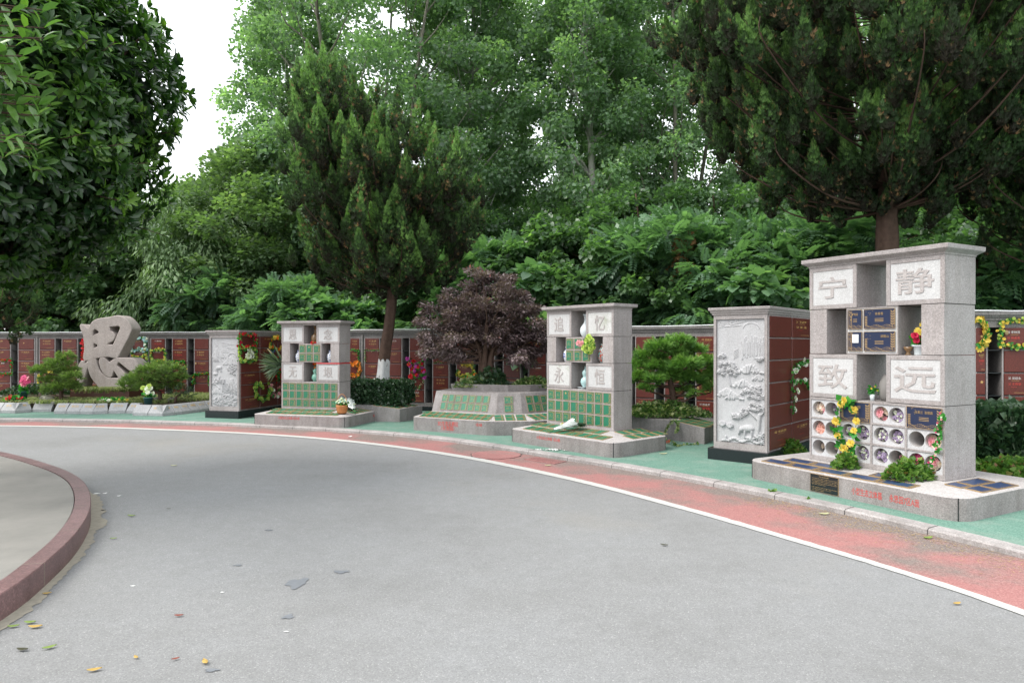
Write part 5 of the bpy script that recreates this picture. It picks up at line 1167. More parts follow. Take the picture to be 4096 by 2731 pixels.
# ================================================================== SCULPTURE BED
YS = 17.2
def extrude_outline(name, polys, depth, mat, parent, s=4.125, ox=260, oy=1240, Y=YS, bev=.02):
    cu = bpy.data.curves.new('c', 'CURVE'); cu.dimensions = '2D'; cu.fill_mode = 'BOTH'; cu.extrude = depth/2 - bev; cu.bevel_depth = bev; cu.bevel_resolution = 1
    for pl, smooth in polys:
        q = [Vector((((ox + x/s)-CX)/F*Y, H + (HY-(oy + y/s))/F*Y, 0)) for x, y in pl]
        if smooth:
            # round corners lightly, keep straight runs
            out = []
            for i in range(len(q)):
                a, b, c = q[i-1], q[i], q[(i+1) % len(q)]; ra = min(.06*smooth, (a-b).length*.45); rc = min(.06*smooth, (c-b).length*.45)
                p0 = b + (a-b).normalized()*ra; p1 = b + (c-b).normalized()*rc
                for k in range(5): t = k/4; out.append(p0*(1-t)**2 + b*2*t*(1-t) + p1*t*t)
            q = out
        sp = cu.splines.new('POLY'); sp.points.add(len(q)-1); sp.use_cyclic_u = True
        for i, v in enumerate(q): sp.points[i].co = (v.x, v.y, 0, 1)
    o = bpy.data.objects.new('c', cu); COL.objects.link(o); bpy.context.view_layer.update(); ev = o.evaluated_get(bpy.context.evaluated_depsgraph_get()); me0 = ev.to_mesh()
    vs = [(v.co.x, v.co.z, v.co.y) for v in me0.vertices]; fs = [tuple(reversed(p.vertices)) for p in me0.polygons]; ev.to_mesh_clear(); bpy.data.objects.remove(o); bpy.data.curves.remove(cu)
    base = parent.location; g = MB(); g.add([(x-base[0], Y + depth/2 + y - base[1], z-base[2]) for x, y, z in vs], fs); return g.build(name, mat, parent)
sc = thing('character_sculpture', 'tall brown-grey stone sculpture of the character 思 standing in a long planter', 'sculpture', (-10.2, YS+.2, .42))
up_ = [(248,262),(262,241),(300,250),(345,288),(383,322),(410,265),(440,210),(490,168),(560,147),(740,125),(800,106),(880,97),(930,113),(985,150),(1050,220),(1088,290),(1088,330),(1040,440),(860,780),(830,786),(785,780),(730,762),(600,770),(450,800),(350,832),(315,815),(303,780),(325,640),(318,520),(300,400),(262,310)]
h1 = [(447,328),(490,308),(525,318),(567,360),(560,385),(500,408),(450,440)]; h2 = [(450,520),(490,545),(540,562),(540,612),(465,638)]
h3 = [(722,270),(880,247),(914,280),(914,310),(795,580),(690,578),(705,538),(770,510),(805,465),(815,415),(780,370),(735,348)]
extrude_outline('upper_strokes', [(up_, 1), (h1, .5), (h2, .5), (h3, .5)], .44, M['sculpt'], sc)
lo1 = [(262,845),(305,843),(320,905),(372,850),(382,900),(350,985),(320,1100),(275,1205),(262,1275),(175,1275),(225,1210),(205,1130),(165,1080),(165,1045),(195,990),(225,920)]
lo2 = [(375,830),(480,800),(500,805),(520,900),(545,980),(590,1045),(650,1095),(720,1130),(885,1132),(885,1110),(798,972),(765,1085),(740,1105),(690,1092),(640,1050),(590,960),(562,850),(575,800),(610,783),(650,795),(690,840),(722,878),(790,825),(845,793),(1100,800),(1150,830),(1190,880),(1212,930),(1212,1000),(1190,1040),(1150,1042),(1080,1000),(1000,940),(880,838),(835,912),(940,1005),(1040,1110),(1045,1180),(1000,1275),(560,1275),(520,1215),(470,1160),(420,1080),(388,980),(375,900)]
extrude_outline('left_dot_stroke', [(lo1, 1)], .44, M['sculpt'], sc); extrude_outline('lower_strokes', [(lo2, .8)], .44, M['sculpt'], sc)
# long brown planter under it (bottom z .2, top .43)
pl_ = thing('brown_trough_planter', 'long dark red-brown trough planter under the 思 sculpture, grass spilling over', 'planter', (-9.6, 17.4, .2))
x0 = (280-CX)/F*17.0; x1 = (516-CX)/F*17.0; x2 = (585-CX)/F*17.9
def quadprism(g, P, z0, z1, mat=0): g.prism(P, z0, z1, mat)
g = MB(); out_ = [(x0+9.6, 17.0-17.4), (x1+9.6, 17.0-17.4), (x2+9.6, 18.0-17.4), (x0+9.6, 18.0-17.4)]; g.loft([[(x, y, -.05) for x, y in out_], [(x, y, .235) for x, y in out_], [(x*.985, y*.95, .24) for x, y in out_], [(x*.97, y*.9, .24) for x, y in out_], [(x*.97, y*.9, .18) for x, y in out_]], 0)
g.build('trough', M['rust'], pl_)
gs = grass('trough_grass', 'pale striped grass spilling over the brown trough planter', [(x0+.1, 16.98), (x1-.05, 16.98), (x2-.15, 17.75), (x0+.1, 17.75)], 300, .2, .40, L['grass'], 91)
# soil bed behind the low border of name slabs
bord = [gp(-200,1650,.05), gp(0,1652,.05), gp(60,1653,.05), gp(128,1648,.05), gp(206,1647,.05)], [gp(214,1655,.05), gp(264,1655,.05), gp(316,1656,.05), gp(369,1657,.05), gp(432,1654,.05), gp(503,1653,.05), gp(540,1655,.05)], [gp(529,1662,.05), gp(591,1663,.05), gp(650,1664.6,.05), gp(700,1659.5,.05), gp(732,1656,.05), gp(764,1652,.05), gp(800,1647.6,.05), gp(835,1643,.05), gp(862,1640,.05)]
g = MB(); sb = [(-18, 15.7)] + [((p+n_*.15).x, (p+n_*.15).y) for run in bord for p, n_ in zip(run, normals(run))] + [(-6.8,16.9),(-7.0,18.9),(-18,19.1)]; g.prism(sb, .0, .24); tag(g.build('soil_bed', M['soil']), kind='structure')
ordn = ['first','second','third','fourth','fifth','sixth','seventh','eighth','ninth']
sects = ['far-left run of the low border','middle run of the low border','right run of the low border, next to the carved landscape block']
SN = ['孙 小 兰','徐 国 栋','孙 斌','','官文琪','陈立夫','官文超','张宝国','王万玉','李 国','','吴继英','赵 晨','陈','刘','周']
ni = 0
for si, run in enumerate(bord):
    for k in range(len(run)-1):
        a, b = run[k], run[k+1]; d = (b-a); Ln = d.length; rz = math.atan2(d.y, d.x); o = thing('name_slab', 'sloping grey name slab, %s from the left in the %s' % (ordn[k], sects[si]), 'name slab', (a.x, a.y, .05), rz, 'name slabs bordering the sculpture bed')
        g = MB(); e = .005; dp = .13; g.loft([[(e,0,0),(e,0,.065),(e,dp,.225),(e,.20,.225),(e,.20,0)], [(Ln-e,0,0),(Ln-e,0,.065),(Ln-e,dp,.225),(Ln-e,.20,.225),(Ln-e,.20,0)]], 0); g.f = [list(reversed(f)) for f in g.f]
        g.build('slab', M['slab'], o, bevel=.004); s_ = SN[ni % len(SN)]; ni += 1
        if s_:
            g = MB(); ang = math.atan2(.16, dp)
            put_text(g, s_, Ln/2, .13, 1, 0, .0015, 0, box=(Ln*.55, .055), bold=.005, mapf=lambda p: (p[0], p[2]*math.cos(ang) + p[1] - .001, .065 + p[2]*math.sin(ang) + .001)); g.build('inscription', M['gold'], o)
grass('bed_grass', 'low tufted grass covering the sculpture bed', [(-15.5,15.95), (-8.3,15.6), (-7.2,16.9), (-15.5,17.0)], 1300, .105, .24, L['grass'], 92)
grass('bed_grass', 'tufted grass between the right pine and the carved landscape block', [(-9.3,16.4), (-6.9,16.9), (-7.0,18.3), (-9.0,18.3)], 420, .13, .25, L['grass'], 93)
def rock(label, px, py, Y, wd, hg, seed):
    b = at(px, py, Y); rr = random.Random(seed); t = bmesh.new(); bmesh.ops.create_icosphere(t, subdivisions=4, radius=1); ph = [rr.uniform(0, 6) for _ in range(6)]
    for v in t.verts:
        c = v.co; k = 1 + .10*math.sin(c.x*3+ph[0])*math.sin(c.y*2.5+ph[1]) + .06*math.sin(c.z*5+ph[2]+c.x*3) + .03*math.sin(c.x*9+ph[3])*math.sin(c.z*8); v.co = Vector((c.x*wd*k, c.y*wd*.7*k, max(-.2, c.z)*hg*k))
    me = bpy.data.meshes.new('rock'); t.to_mesh(me); t.free(); me.materials.append(M['rock']); me.polygons.foreach_set('use_smooth', [True]*len(me.polygons)); o = link('rock', me, loc=b); tag(o, label, 'rock')
rock('rounded boulder in the grass left of the trough planter', 188, 1606, 16.4, .20, .16, 1); rock('rounded boulder under the wide pruned pine', 632, 1610, 16.3, .16, .14, 2); rock('flat boulder right of the one under the wide pruned pine', 690, 1605, 16.4, .17, .10, 3)

# ================================================================== FLOWERS
FM = {}
def fmat(nm, c):
    if nm not in FM: FM[nm] = leafmat('silk_' + nm, [(0, tuple(x*.6 for x in c)), (.5, c), (1, tuple(min(.9, x*1.25+.03) for x in c))], .55, .25, .2)
    return FM[nm]
COLR = dict(red=(.55,.02,.03), crimson=(.5,.02,.07), yellow=(.70,.52,.10), lime=(.46,.56,.14), white=(.75,.75,.72), blue=(.42,.60,.70), purple=(.14,.12,.42), orange=(.80,.24,.03), pink=(.75,.35,.42), magenta=(.45,.06,.35), lilac=(.42,.33,.52), cream=(.72,.58,.52), hot=(.62,.08,.22), gold=(.62,.38,.04), coral=(.74,.42,.38))
BL = {}
def blossom_mesh(cn, kind='rose'):
    if (cn, kind) in BL: return BL[(cn, kind)]
    r = np.random.default_rng(len(BL)+5); rings = dict(rose=((7, 1.0, .15), (6, .75, .5), (5, .5, .95), (4, .3, 1.3)), daisy=((12, 1.0, .1), (8, .35, .9)), ball=((8, .9, -.5), (8, 1, .1), (7, .85, .7), (5, .5, 1.3)), bud=((5, .8, 1.0), (4, .5, 1.4)), lily=((6, 1.15, .5),))[kind]
    V, Fq, Hh = [], [], []
    for n, l, el in rings:
        for k in range(n):
            a = 6.283*k/n + r.random()*.5; d = np.array([math.cos(a)*math.cos(el), math.sin(a)*math.cos(el), math.sin(el)]); s_ = np.array([-math.sin(a), math.cos(a), 0]); u = np.cross(s_, d)*-1
            w_ = l*(.24 if kind in ('daisy', 'lily') else .42); b = len(V); V += [d*.05, d*l*.55+s_*w_, d*l*.98+s_*w_*.45-u*.1*l, d*l*.98-s_*w_*.45-u*.1*l, d*l*.55-s_*w_]; Fq += [(b, b+1, b+2), (b, b+2, b+3), (b, b+3, b+4)]; Hh += [.35+.4*r.random()]*5
    me = npmesh('blossom', np.array(V), np.array(Fq), fmat(cn, COLR[cn]), rnd=np.array(Hh)); BL[(cn, kind)] = me; return me
def garland(name, label, pts, nrm, cols, size, nb, kind='rose', leafn=10, leafl=.06, cat='garland', seed=0, group=None, vine=.004, hang=.0, jit=.02):
    """pts: world path; blossoms are individual parts, the foliage one part"""
    r = np.random.default_rng(seed+100); rr = random.Random(seed+3); path = resample(catmull(pts, 6), max(12, nb*3)); b = Vector(path[0]); t = thing(name, label, cat, b, group=group); nrm = Vector(nrm).normalized()
    g = MB(); g.tube([p-b for p in path], vine, 4); g.build('stem', FM.setdefault('stem', plain('green_wire', (.03,.14,.03), .5)), t)
    m = int(leafn*nb*.55)
    if m:
        ii = r.integers(0, len(path), m); C_ = np.array([list(path[i]-b) for i in ii]) + r.normal(size=(m, 3))*jit*.6; D_ = r.normal(size=(m, 3)) + np.array(nrm)*.4; leaves('leaves', C_, D_, np.array(nrm)[None]*.8 + r.normal(size=(m, 3))*.5, leafl*.8*(.7+.6*r.random(m)), TL, L['fake'], .5 + r.normal(size=m)*.25, t)
    for k in range(nb):
        p = path[int((k+.5)*len(path)/nb)] - b + nrm*(.012 + .01*rr.random()) + Vector((rr.gauss(0, jit), rr.gauss(0, jit)*.4, rr.gauss(0, jit))); cn = cols[k % len(cols)]; q = (nrm + Vector((rr.gauss(0, .3), rr.gauss(0, .3), rr.gauss(0, .3)))).normalized().to_track_quat('Z', 'Y').to_euler()
        s_ = size*rr.uniform(.8, 1.2)*.56; link('blossom', blossom_mesh(cn, kind), t, p, q, (s_, s_, s_))
    return t
def on_wall(fr, pts, off=-.04):
    out = []
    for px, py in pts: s_, z = fr.hit(px, py, off); out.append(fr.w(s_, off, z))
    return out
def rect_(x0, y0, x1, y1, gap=False): return [(x0,y0),(x1,y0),(x1,y1),(x0,y1)] + ([] if gap else [(x0,y0)])
n1 = -W1[1].e; G = garland; w1 = W1[1]
def dense(pts, k=3): # keep corners crisp-ish
    out = []
    for a, b in zip(pts, pts[1:]):
        for i in range(k): out.append((a[0]+(b[0]-a[0])*i/k, a[1]+(b[1]-a[1])*i/k))
    return out + [pts[-1]]
def W_(fr, pts, **k): return on_wall(fr, dense(pts), **k)
G('flower_garland', 'garland of small red roses round a niche door at the far left edge', W_(w1, [(0,1440),(46,1440),(46,1495),(0,1495)]), n1, ['red'], .05, 16, seed=1)
G('flower_garland', 'string of big red flowers hanging behind the left side of the 思 sculpture', W_(w1, [(335,1362),(333,1440)]), n1, ['red'], .10, 9, seed=2)
G('flower_garland', 'pale blue garland just right of the 思 sculpture', W_(w1, [(535,1353),(583,1353),(584,1400),(526,1400),(524,1382)]), n1, ['blue','white','blue'], .075, 34, kind='ball', seed=3)
G('flower_garland', 'yellow and green swag under the pale blue garland', W_(w1, [(521,1402),(530,1422),(552,1430),(575,1425),(585,1408),(585,1440)]), n1, ['yellow','lime'], .06, 20, kind='daisy', seed=4)
G('flower_garland', 'square yellow sunflower garland two columns right of the pale blue one', W_(w1, rect_(605,1400,660,1443)), n1, ['yellow','lime'], .06, 26, kind='daisy', seed=5)
G('flower_garland', 'short dark red string below the square sunflower garland', W_(w1, [(604,1452),(630,1447),(660,1458)]), n1, ['crimson'], .04, 12, seed=6)
G('flower_garland', 'lime green garland draped over a door behind the wide pruned pine', W_(w1, [(688,1470),(690,1446),(738,1446),(742,1490),(748,1512)]), n1, ['lime','yellow'], .05, 24, kind='bud', seed=7)
G('flower_garland', 'red tinsel garland low on the wall beside the carved landscape block', W_(w1, [(775,1535),(778,1498),(836,1494),(838,1535)]), n1, ['red','red','red','orange'], .04, 40, kind='bud', seed=8)
G('flower_garland', 'yellow garland half hidden by the left pruned pine', W_(w1, [(215,1488),(185,1484),(158,1500),(156,1535)]), n1, ['yellow'], .07, 9, kind='daisy', seed=9)
s1 = P1_[2]; nn1 = -s1.e
G('flower_garland', 'square crimson rose garland on the top door beside the pale landscape relief', W_(s1, [(957,1337),(1022,1340),(1022,1388),(958,1386),(957,1337)]), nn1, ['crimson','red'], .06, 34, seed=10)
G('flower_garland', 'lime green garland round the second door beside the pale landscape relief', W_(s1, [(957,1392),(1020,1395),(1024,1415),(1020,1442),(1000,1446),(960,1444),(956,1395)]), nn1, ['lime'], .065, 34, kind='ball', seed=11)
pt = W_(s1, [(990,1410),(1003,1410)]); G('flower_bunch', 'bunch of four white chrysanthemums inside the lime green garland', on_wall(s1, [(990,1408),(1004,1408),(990,1424),(1008,1422)], off=-.08), nn1, ['white'], .15, 4, kind='ball', leafn=5, seed=12, jit=.005)
G('flower_garland', 'yellow rose garland at the upper left of the 思念无垠 tower', W_(s1, [(1120,1350),(1085,1352),(1082,1385),(1100,1398),(1125,1392)]), nn1, ['yellow','yellow','orange'], .09, 14, seed=13)
G('flower_garland', 'string of violet-blue flowers below the yellow roses beside the 思念无垠 tower', W_(s1, [(1095,1400),(1080,1415),(1082,1438),(1100,1446),(1122,1436)]), nn1, ['purple'], .08, 14, seed=14)
G('flower_garland', 'cascade of small red roses hanging beside the 思念无垠 tower', W_(s1, [(1098,1430),(1108,1450),(1112,1480),(1118,1520)], off=-.08), nn1, ['red'], .055, 44, seed=15, jit=.05)
G('flower_garland', 'open loop of lime green flowers low on the niche doors left of the 思念无垠 tower', W_(s1, [(1051,1550),(1040,1532),(1020,1540),(1022,1570),(1038,1595),(1055,1600),(1072,1585),(1078,1550),(1076,1532)]), nn1, ['lime'], .07, 36, kind='ball', leafn=8, seed=16)
G('flower_spray', 'pink and white roses low beside the 思念无垠 tower', W_(s1, [(1082,1540),(1090,1568),(1092,1585),(1112,1582),(1118,1550)], off=-.06), nn1, ['pink','white','pink'], .10, 7, leafn=16, seed=17)
def palm(label, base, n, ln, seed):
    r = np.random.default_rng(seed); t = thing('palm_frond', label, 'frond', base); a = -1.2 + 2.6*r.random(n); D_ = np.stack([-np.abs(np.cos(a))-.1, r.normal(size=n)*.3-.4, np.sin(a)-.2], -1); leaves('blades', r.normal(size=(n, 3))*.03, D_, r.normal(size=(n, 3)), ln*(.6+.5*r.random(n)), TB, L['palm'], r.random(n), t)
    g = MB(); g.tube([(.1,0,-.15),(0,0,0),(-.25,-.05,.3)], .006, 4); g.build('stalk', M['goldd'], t)
palm('dry grey-green palm frond leaning out left of the 思念无垠 tower', f1.w(-.12, .15, .05+.72+.45), 150, .42, 3)
w2 = W2[1]; n2_ = -w2.e
G('flower_garland', 'green leafy garland with yellow specks on the wall right of the 思念无垠 tower', W_(w2, [(1405,1401),(1434,1402),(1436,1448),(1432,1545)]), n2_, ['yellow','red','lime'], .03, 26, leafn=14, leafl=.045, kind='bud', seed=18)
G('flower_garland', 'bright orange garland on the wall right of the 思念无垠 tower', W_(w2, [(1402,1455),(1436,1452),(1442,1475),(1436,1500),(1404,1503)]), n2_, ['orange'], .075, 30, kind='lily', leafn=2, seed=19)
G('flower_garland', 'thin string of tiny yellow blossoms round the niche door left of the whitewashed trunk', W_(w2, [(1461,1450),(1461,1400),(1517,1401),(1518,1440)]), n2_, ['yellow','cream'], .025, 26, leafn=5, leafl=.03, kind='bud', seed=20)
G('flower_garland', 'wreath of purple and big red roses on the column right of the whitewashed trunk', W_(w2, [(1700,1432),(1690,1445),(1668,1455),(1645,1450),(1638,1438),(1640,1470),(1652,1480),(1690,1468),(1698,1500),(1680,1505),(1650,1505)]), n2_, ['magenta','magenta','red','magenta','red'], .10, 20, leafn=18, seed=21, jit=.03)
G('flower_garland', 'drooping string of small pink blossoms under the purple and red wreath', W_(w2, [(1640,1520),(1650,1540),(1675,1552),(1692,1530),(1697,1515)]), n2_, ['pink','white'], .035, 18, leafn=6, leafl=.04, kind='bud', seed=22)
G('flower_garland', 'pink blossom string on the top row left of the purple-leaved tree', W_(w2, [(1735,1452),(1752,1447),(1772,1453)]), n2_, ['pink','hot'], .03, 10, leafn=5, leafl=.03, kind='bud', seed=23)
G('flower_garland', 'ring of yellow sunflowers seen under the purple-leaved tree', W_(w2, [(1850,1458),(1890,1458),(1893,1490),(1880,1500),(1845,1505),(1830,1495),(1832,1480)]), n2_, ['yellow'], .075, 22, kind='daisy', seed=24)
G('flower_spray', 'orange-red and lime flowers at the foot of the purple-leaved tree', [at(1862,1516,13.1), at(1880,1500,13.1), at(1893,1492,13.1), at(1905,1500,13.1)], (0,-1,.3), ['red','orange','lime','lime'], .06, 14, leafn=8, seed=25, jit=.03)
G('flower_garland', 'lime and yellow garland on the wall just left of the 追忆永恒 tower', W_(w2, [(2113,1362),(2130,1345),(2150,1352),(2168,1368),(2185,1378),(2180,1400)], off=-.05), n2_, ['lime','yellow'], .07, 30, kind='ball', seed=26)
G('flower_garland', 'short trailing end of lime flowers below the garland left of the 追忆永恒 tower', W_(w2, [(2112,1395),(2110,1440),(2112,1456)]), n2_, ['lime'], .05, 10, kind='bud', seed=27)
w3f = W3[1]
s2 = P2_[2]; nn2 = -s2.e
G('flower_garland', 'white rose garland hooked over the dark niche doors left of the 宁静致远 tower', W_(s2, [(3172,1650),(3178,1600),(3172,1530),(3176,1480),(3205,1452),(3232,1445)]), nn2, ['white'], .075, 9, leafn=26, leafl=.05, seed=28)
G('flower_garland', 'short branch of white roses inside the hooked white garland', W_(s2, [(3178,1530),(3210,1520),(3222,1528),(3236,1555)]), nn2, ['white'], .07, 4, leafn=22, leafl=.05, seed=29)
w4 = W4[1]; n4 = -w4.e
G('flower_garland', 'yellow sunflower garland at the wall edge beside the 宁静致远 tower', W_(w4, [(3904,1284),(3932,1286),(3944,1310),(3946,1350),(3935,1372),(3904,1378)]), n4, ['yellow','yellow','gold'], .075, 16, kind='daisy', seed=30)
G('flower_garland', 'lime and yellow flower frame round the top door at the far right', W_(w4, [(4100,1282),(4060,1280),(4008,1288),(4003,1340),(4004,1380),(4040,1380),(4070,1388),(4100,1384)]), n4, ['lime','yellow'], .035, 44, kind='ball', leafn=8, leafl=.04, seed=31)
# big yellow rose garland on the nearest tower
n3 = -f3.e
def on3(pts, off=-.045): return on_wall(f3, pts, off)
G('rose_garland', 'long garland of large yellow roses hanging down the flower tubes of the nearest tower', on3([(3366,1600),(3395,1612),(3418,1640),(3425,1690),(3420,1720),(3412,1760),(3414,1795),(3400,1835)]), n3, ['yellow'], .09, 6, leafn=14, leafl=.085, seed=32, jit=.01)
G('rose_garland', 'left strand of yellow roses hanging beside the long garland on the nearest tower', on3([(3362,1602),(3354,1635),(3348,1705),(3358,1760),(3372,1785),(3392,1810)]), n3, ['yellow'], .08, 4, leafn=14, leafl=.085, seed=33, jit=.01)
G('blossom_garland', 'thin garland of pink and white blossoms at the right edge of the flower tubes', on3([(3762,1650),(3768,1672),(3760,1690),(3752,1720),(3758,1750),(3750,1775),(3752,1800),(3735,1825),(3728,1850),(3700,1858)], -.03), n3, ['hot','white','pink'], .035, 20, leafn=6, leafl=.05, kind='bud', seed=34, jit=.008)
# bunches inside the tubes
TF = {(2,0):'cream',(2,1):'lilac',(2,4):'cream',(2,5):'lilac',(1,0):'coral',(1,1):'cream',(1,2):'lilac',(1,3):'lilac',(1,4):'lilac',(1,5):'lilac',(1,7):'cream',(0,0):'cream',(0,1):'cream',(0,3):'lilac',(0,4):'lilac',(0,5):'cream',(0,6):'hot',(0,7):'cream'}
rown = {2:'top',1:'middle',0:'bottom'}; cname = dict(cream='pale pink silk peonies', lilac='faded lilac hydrangea', coral='coral pink silk roses', hot='bright pink and cream silk flower')
for kz, col_, cx_, cz_, rad in monument.holes:
    if (kz, col_) not in TF: continue
    cn = TF[(kz, col_)]; rr = random.Random(kz*10+col_); deep = .14 if (kz, col_) in ((0,0),(0,1),(0,5),(1,1),(2,1)) else .07
    p0 = f3.w(cx_, deep, cz_+.05); t = thing('flower_posy', '%s in the %s row of tubes, %s hole from left' % (cname[cn], rown[kz], ordn[col_] if col_ < 8 else ''), 'posy', p0); t.rotation_euler = (0, 0, f3.rz)
    n = 60 if cn == 'lilac' else 6
    for k in range(n):
        a = rr.uniform(0, 6.28); q = rad*.74*math.sqrt(rr.random()); x, z = q*math.cos(a), q*math.sin(a) - .01; s_ = (.016 if cn == 'lilac' else .044)*rr.uniform(.8, 1.25)*(.55 if deep > .1 and cn != 'lilac' else 1)
        e = Vector((x*2, -1, z*2 + .2)).normalized().to_track_quat('Z', 'Y').to_euler(); c2_ = cn if cn != 'cream' or k % 3 else 'pink'; c2_ = 'white' if cn == 'lilac' and k % 3 == 0 else c2_
        if n > 10 and k % 1 == 0: pass
        link('blossom', blossom_mesh(c2_, 'rose' if n < 10 else 'ball'), t, (x, rr.uniform(-.02, .03), z), e, (s_, s_, s_))
    g = MB(); g.tube([(0,.02,0),(0,.10,-.03)], .006, 5); g.build('stem', FM['stem'], t)

# ================================================================== VASES, POTS, BASKET, BOUQUETS
def vase(name, label, fr, x, y, z, prof, mat, sc=1.0, n=28):
    p = fr.w(x, y, z); g = MB(); g.lathe([(r_*sc, h_*sc) for r_, h_ in prof], n); o = g.build(name, mat, loc=p); tag(o, label, 'vase'); return o
bottle = [(.0,0),(.05,0),(.06,.01),(.085,.05),(.095,.10),(.085,.15),(.05,.20),(.026,.24),(.024,.29),(.032,.33),(.05,.36),(.046,.36),(.022,.30),(0,.30)]
gourd = [(0,0),(.045,0),(.05,.01),(.08,.05),(.088,.09),(.075,.135),(.042,.165),(.050,.19),(.062,.22),(.055,.255),(.028,.285),(.018,.31),(.024,.335),(.018,.335),(0,.30)]
jar = [(0,0),(.035,0),(.04,.01),(.06,.06),(.068,.11),(.058,.16),(.032,.19),(.028,.215),(.036,.235),(.030,.235),(0,.2)]
vase('vase', 'speckled brown long-necked vase in the top opening of the 思念无垠 tower', f1, .655+.02, .17, 1.6216, bottle, M['brown_glaze'], .98)
vase('vase', 'green double-gourd vase in the lower opening of the 思念无垠 tower', f1, .655+.02, .17, .865, gourd, M['celadon'], .92)
vase('vase', 'blue and white vase in the left side opening of the 思念无垠 tower', f1, .31, .14, 1.244, jar, M['blue_white'], 1.05)
vase('vase', 'blue and white vase in the right side opening of the 思念无垠 tower', f1, 1.03, .14, 1.244, jar, M['blue_white'], 1.05)
vase('vase', 'white long-necked vase in the top opening of the 追忆永恒 tower', f2_, .72, .16, 1.7206, bottle, M['porcelain'], 1.0)
vase('vase', 'pale blue double-gourd vase in the lower opening of the 追忆永恒 tower', f2_, .72, .16, .935, gourd, M['celadon_pale'], .98)
vase('vase', 'blue patterned vase in the left side opening of the 追忆永恒 tower', f2_, .335, .14, 1.319, jar, M['blue_white'], 1.05)
vase('vase', 'flowered multicoloured vase in the right side opening of the 追忆永恒 tower', f2_, 1.10, .14, 1.319, jar, M['famille'], 1.25)
o = vase('offering_dish', 'white offering dish on a stand under the pale gourd vase', f2_, .70, .12, .908, [(0,0),(.075,0),(.085,.008),(.03,.012),(.03,.02),(.09,.026),(.095,.03),(0,.028)], M['porcelain'])
G('flower_sprig', 'small orange flowers in the neck of the green gourd vase', [f1.w(.675,.17,1.165), f1.w(.66,.15,1.22)], (0,-1,.5), ['orange','red'], .05, 5, leafn=4, leafl=.04, seed=40)
G('flower_bunch', 'red silk flowers lying at the foot of the brown vase', [f1.w(.70,.02,1.635), f1.w(.76,.02,1.635)], (0,-1,.5), ['red'], .07, 3, leafn=1, seed=41, jit=.01)
G('flower_bunch', 'lime green ball of flowers fixed to the middle block of the 追忆永恒 tower', [f2_.w(.93,-.05,1.66), f2_.w(1.02,-.06,1.70), f2_.w(1.05,-.06,1.60), f2_.w(.99,-.06,1.50), f2_.w(.93,-.06,1.56), f2_.w(1.0,-.08,1.62), f2_.w(.97,-.08,1.58)], -f2_.e, ['lime'], .075, 34, kind='ball', leafn=3, seed=42, jit=.025)
G('flower_bunch', 'pale pink roses beside the lime green ball on the 追忆永恒 tower', [f2_.w(.80,-.04,1.62), f2_.w(.86,-.05,1.60), f2_.w(.88,-.05,1.56)], -f2_.e, ['pink','cream','pink'], .085, 6, leafn=6, leafl=.05, seed=43, jit=.02)
# potted flowers and cup in the big tower
p = f3.w(1.19, .12, 1.4945); t = thing('potted_flowers', 'white pot of yellow sunflower and red flowers in the right opening of the nearest tower', 'potted plant', p)
g = MB(); g.lathe([(0,0),(.045,0),(.05,.01),(.055,.085),(.07,.09),(.072,.105),(.06,.105),(0,.09)], 24); g.build('pot', M['porcelain'], t)
r = np.random.default_rng(5); m = 60; leaves('leaves', r.normal(size=(m,3))*.03 + np.array([0,0,.16]), r.normal(size=(m,3))+np.array([-.3,-.2,.5]), r.normal(size=(m,3)), np.full(m,.06), TL, L['fake'], r.random(m), t)
for cn, kd_, x, z, s_ in (('yellow','daisy',.02,.30,.05),('yellow','daisy',-.04,.24,.045),('crimson','ball',-.075,.20,.04),('crimson','ball',-.02,.17,.04),('crimson','ball',-.06,.15,.035),('gold','daisy',.03,.22,.04)): link('blossom', blossom_mesh(cn, kd_), t, (x,-.05,z), Vector((-.3,-1,.3)).to_track_quat('Z','Y').to_euler(), (s_,)*3)
vase('incense_cup', 'small brown footed cup beside the white flower pot', f3, 1.105, .07, 1.4945, [(0,0),(.035,0),(.018,.02),(.018,.035),(.04,.06),(.045,.085),(.04,.085),(0,.05)], M['brown_glaze'])
o = vase('stone_urn', 'grey mottled stone jar in the lower opening of the nearest tower', f3, .80, .2, 1.003, [(0,0),(.05,0),(.075,.04),(.085,.12),(.07,.2),(.045,.25),(.03,.28),(0,.285)], M['grey_clay'])
p = f3.w(.70, .10, 1.003); t = thing('potted_flowers', 'little white cup of yellow flowers beside the grey stone jar', 'potted plant', p); g = MB(); g.lathe([(0,0),(.02,0),(.028,.07),(.024,.07),(0,.06)], 16); g.build('pot', M['porcelain'], t)
m = 30; leaves('leaves', r.normal(size=(m,3))*.02 + np.array([0,0,.10]), r.normal(size=(m,3))+np.array([0,-.2,.6]), r.normal(size=(m,3)), np.full(m,.045), TL, L['fake'], r.random(m)*.5, t)
for x, z in ((-.03,.13),(.01,.15),(.035,.11)): link('blossom', blossom_mesh('yellow','bud'), t, (x,-.02,z), Vector((0,-1,.3)).to_track_quat('Z','Y').to_euler(), (.022,)*3)
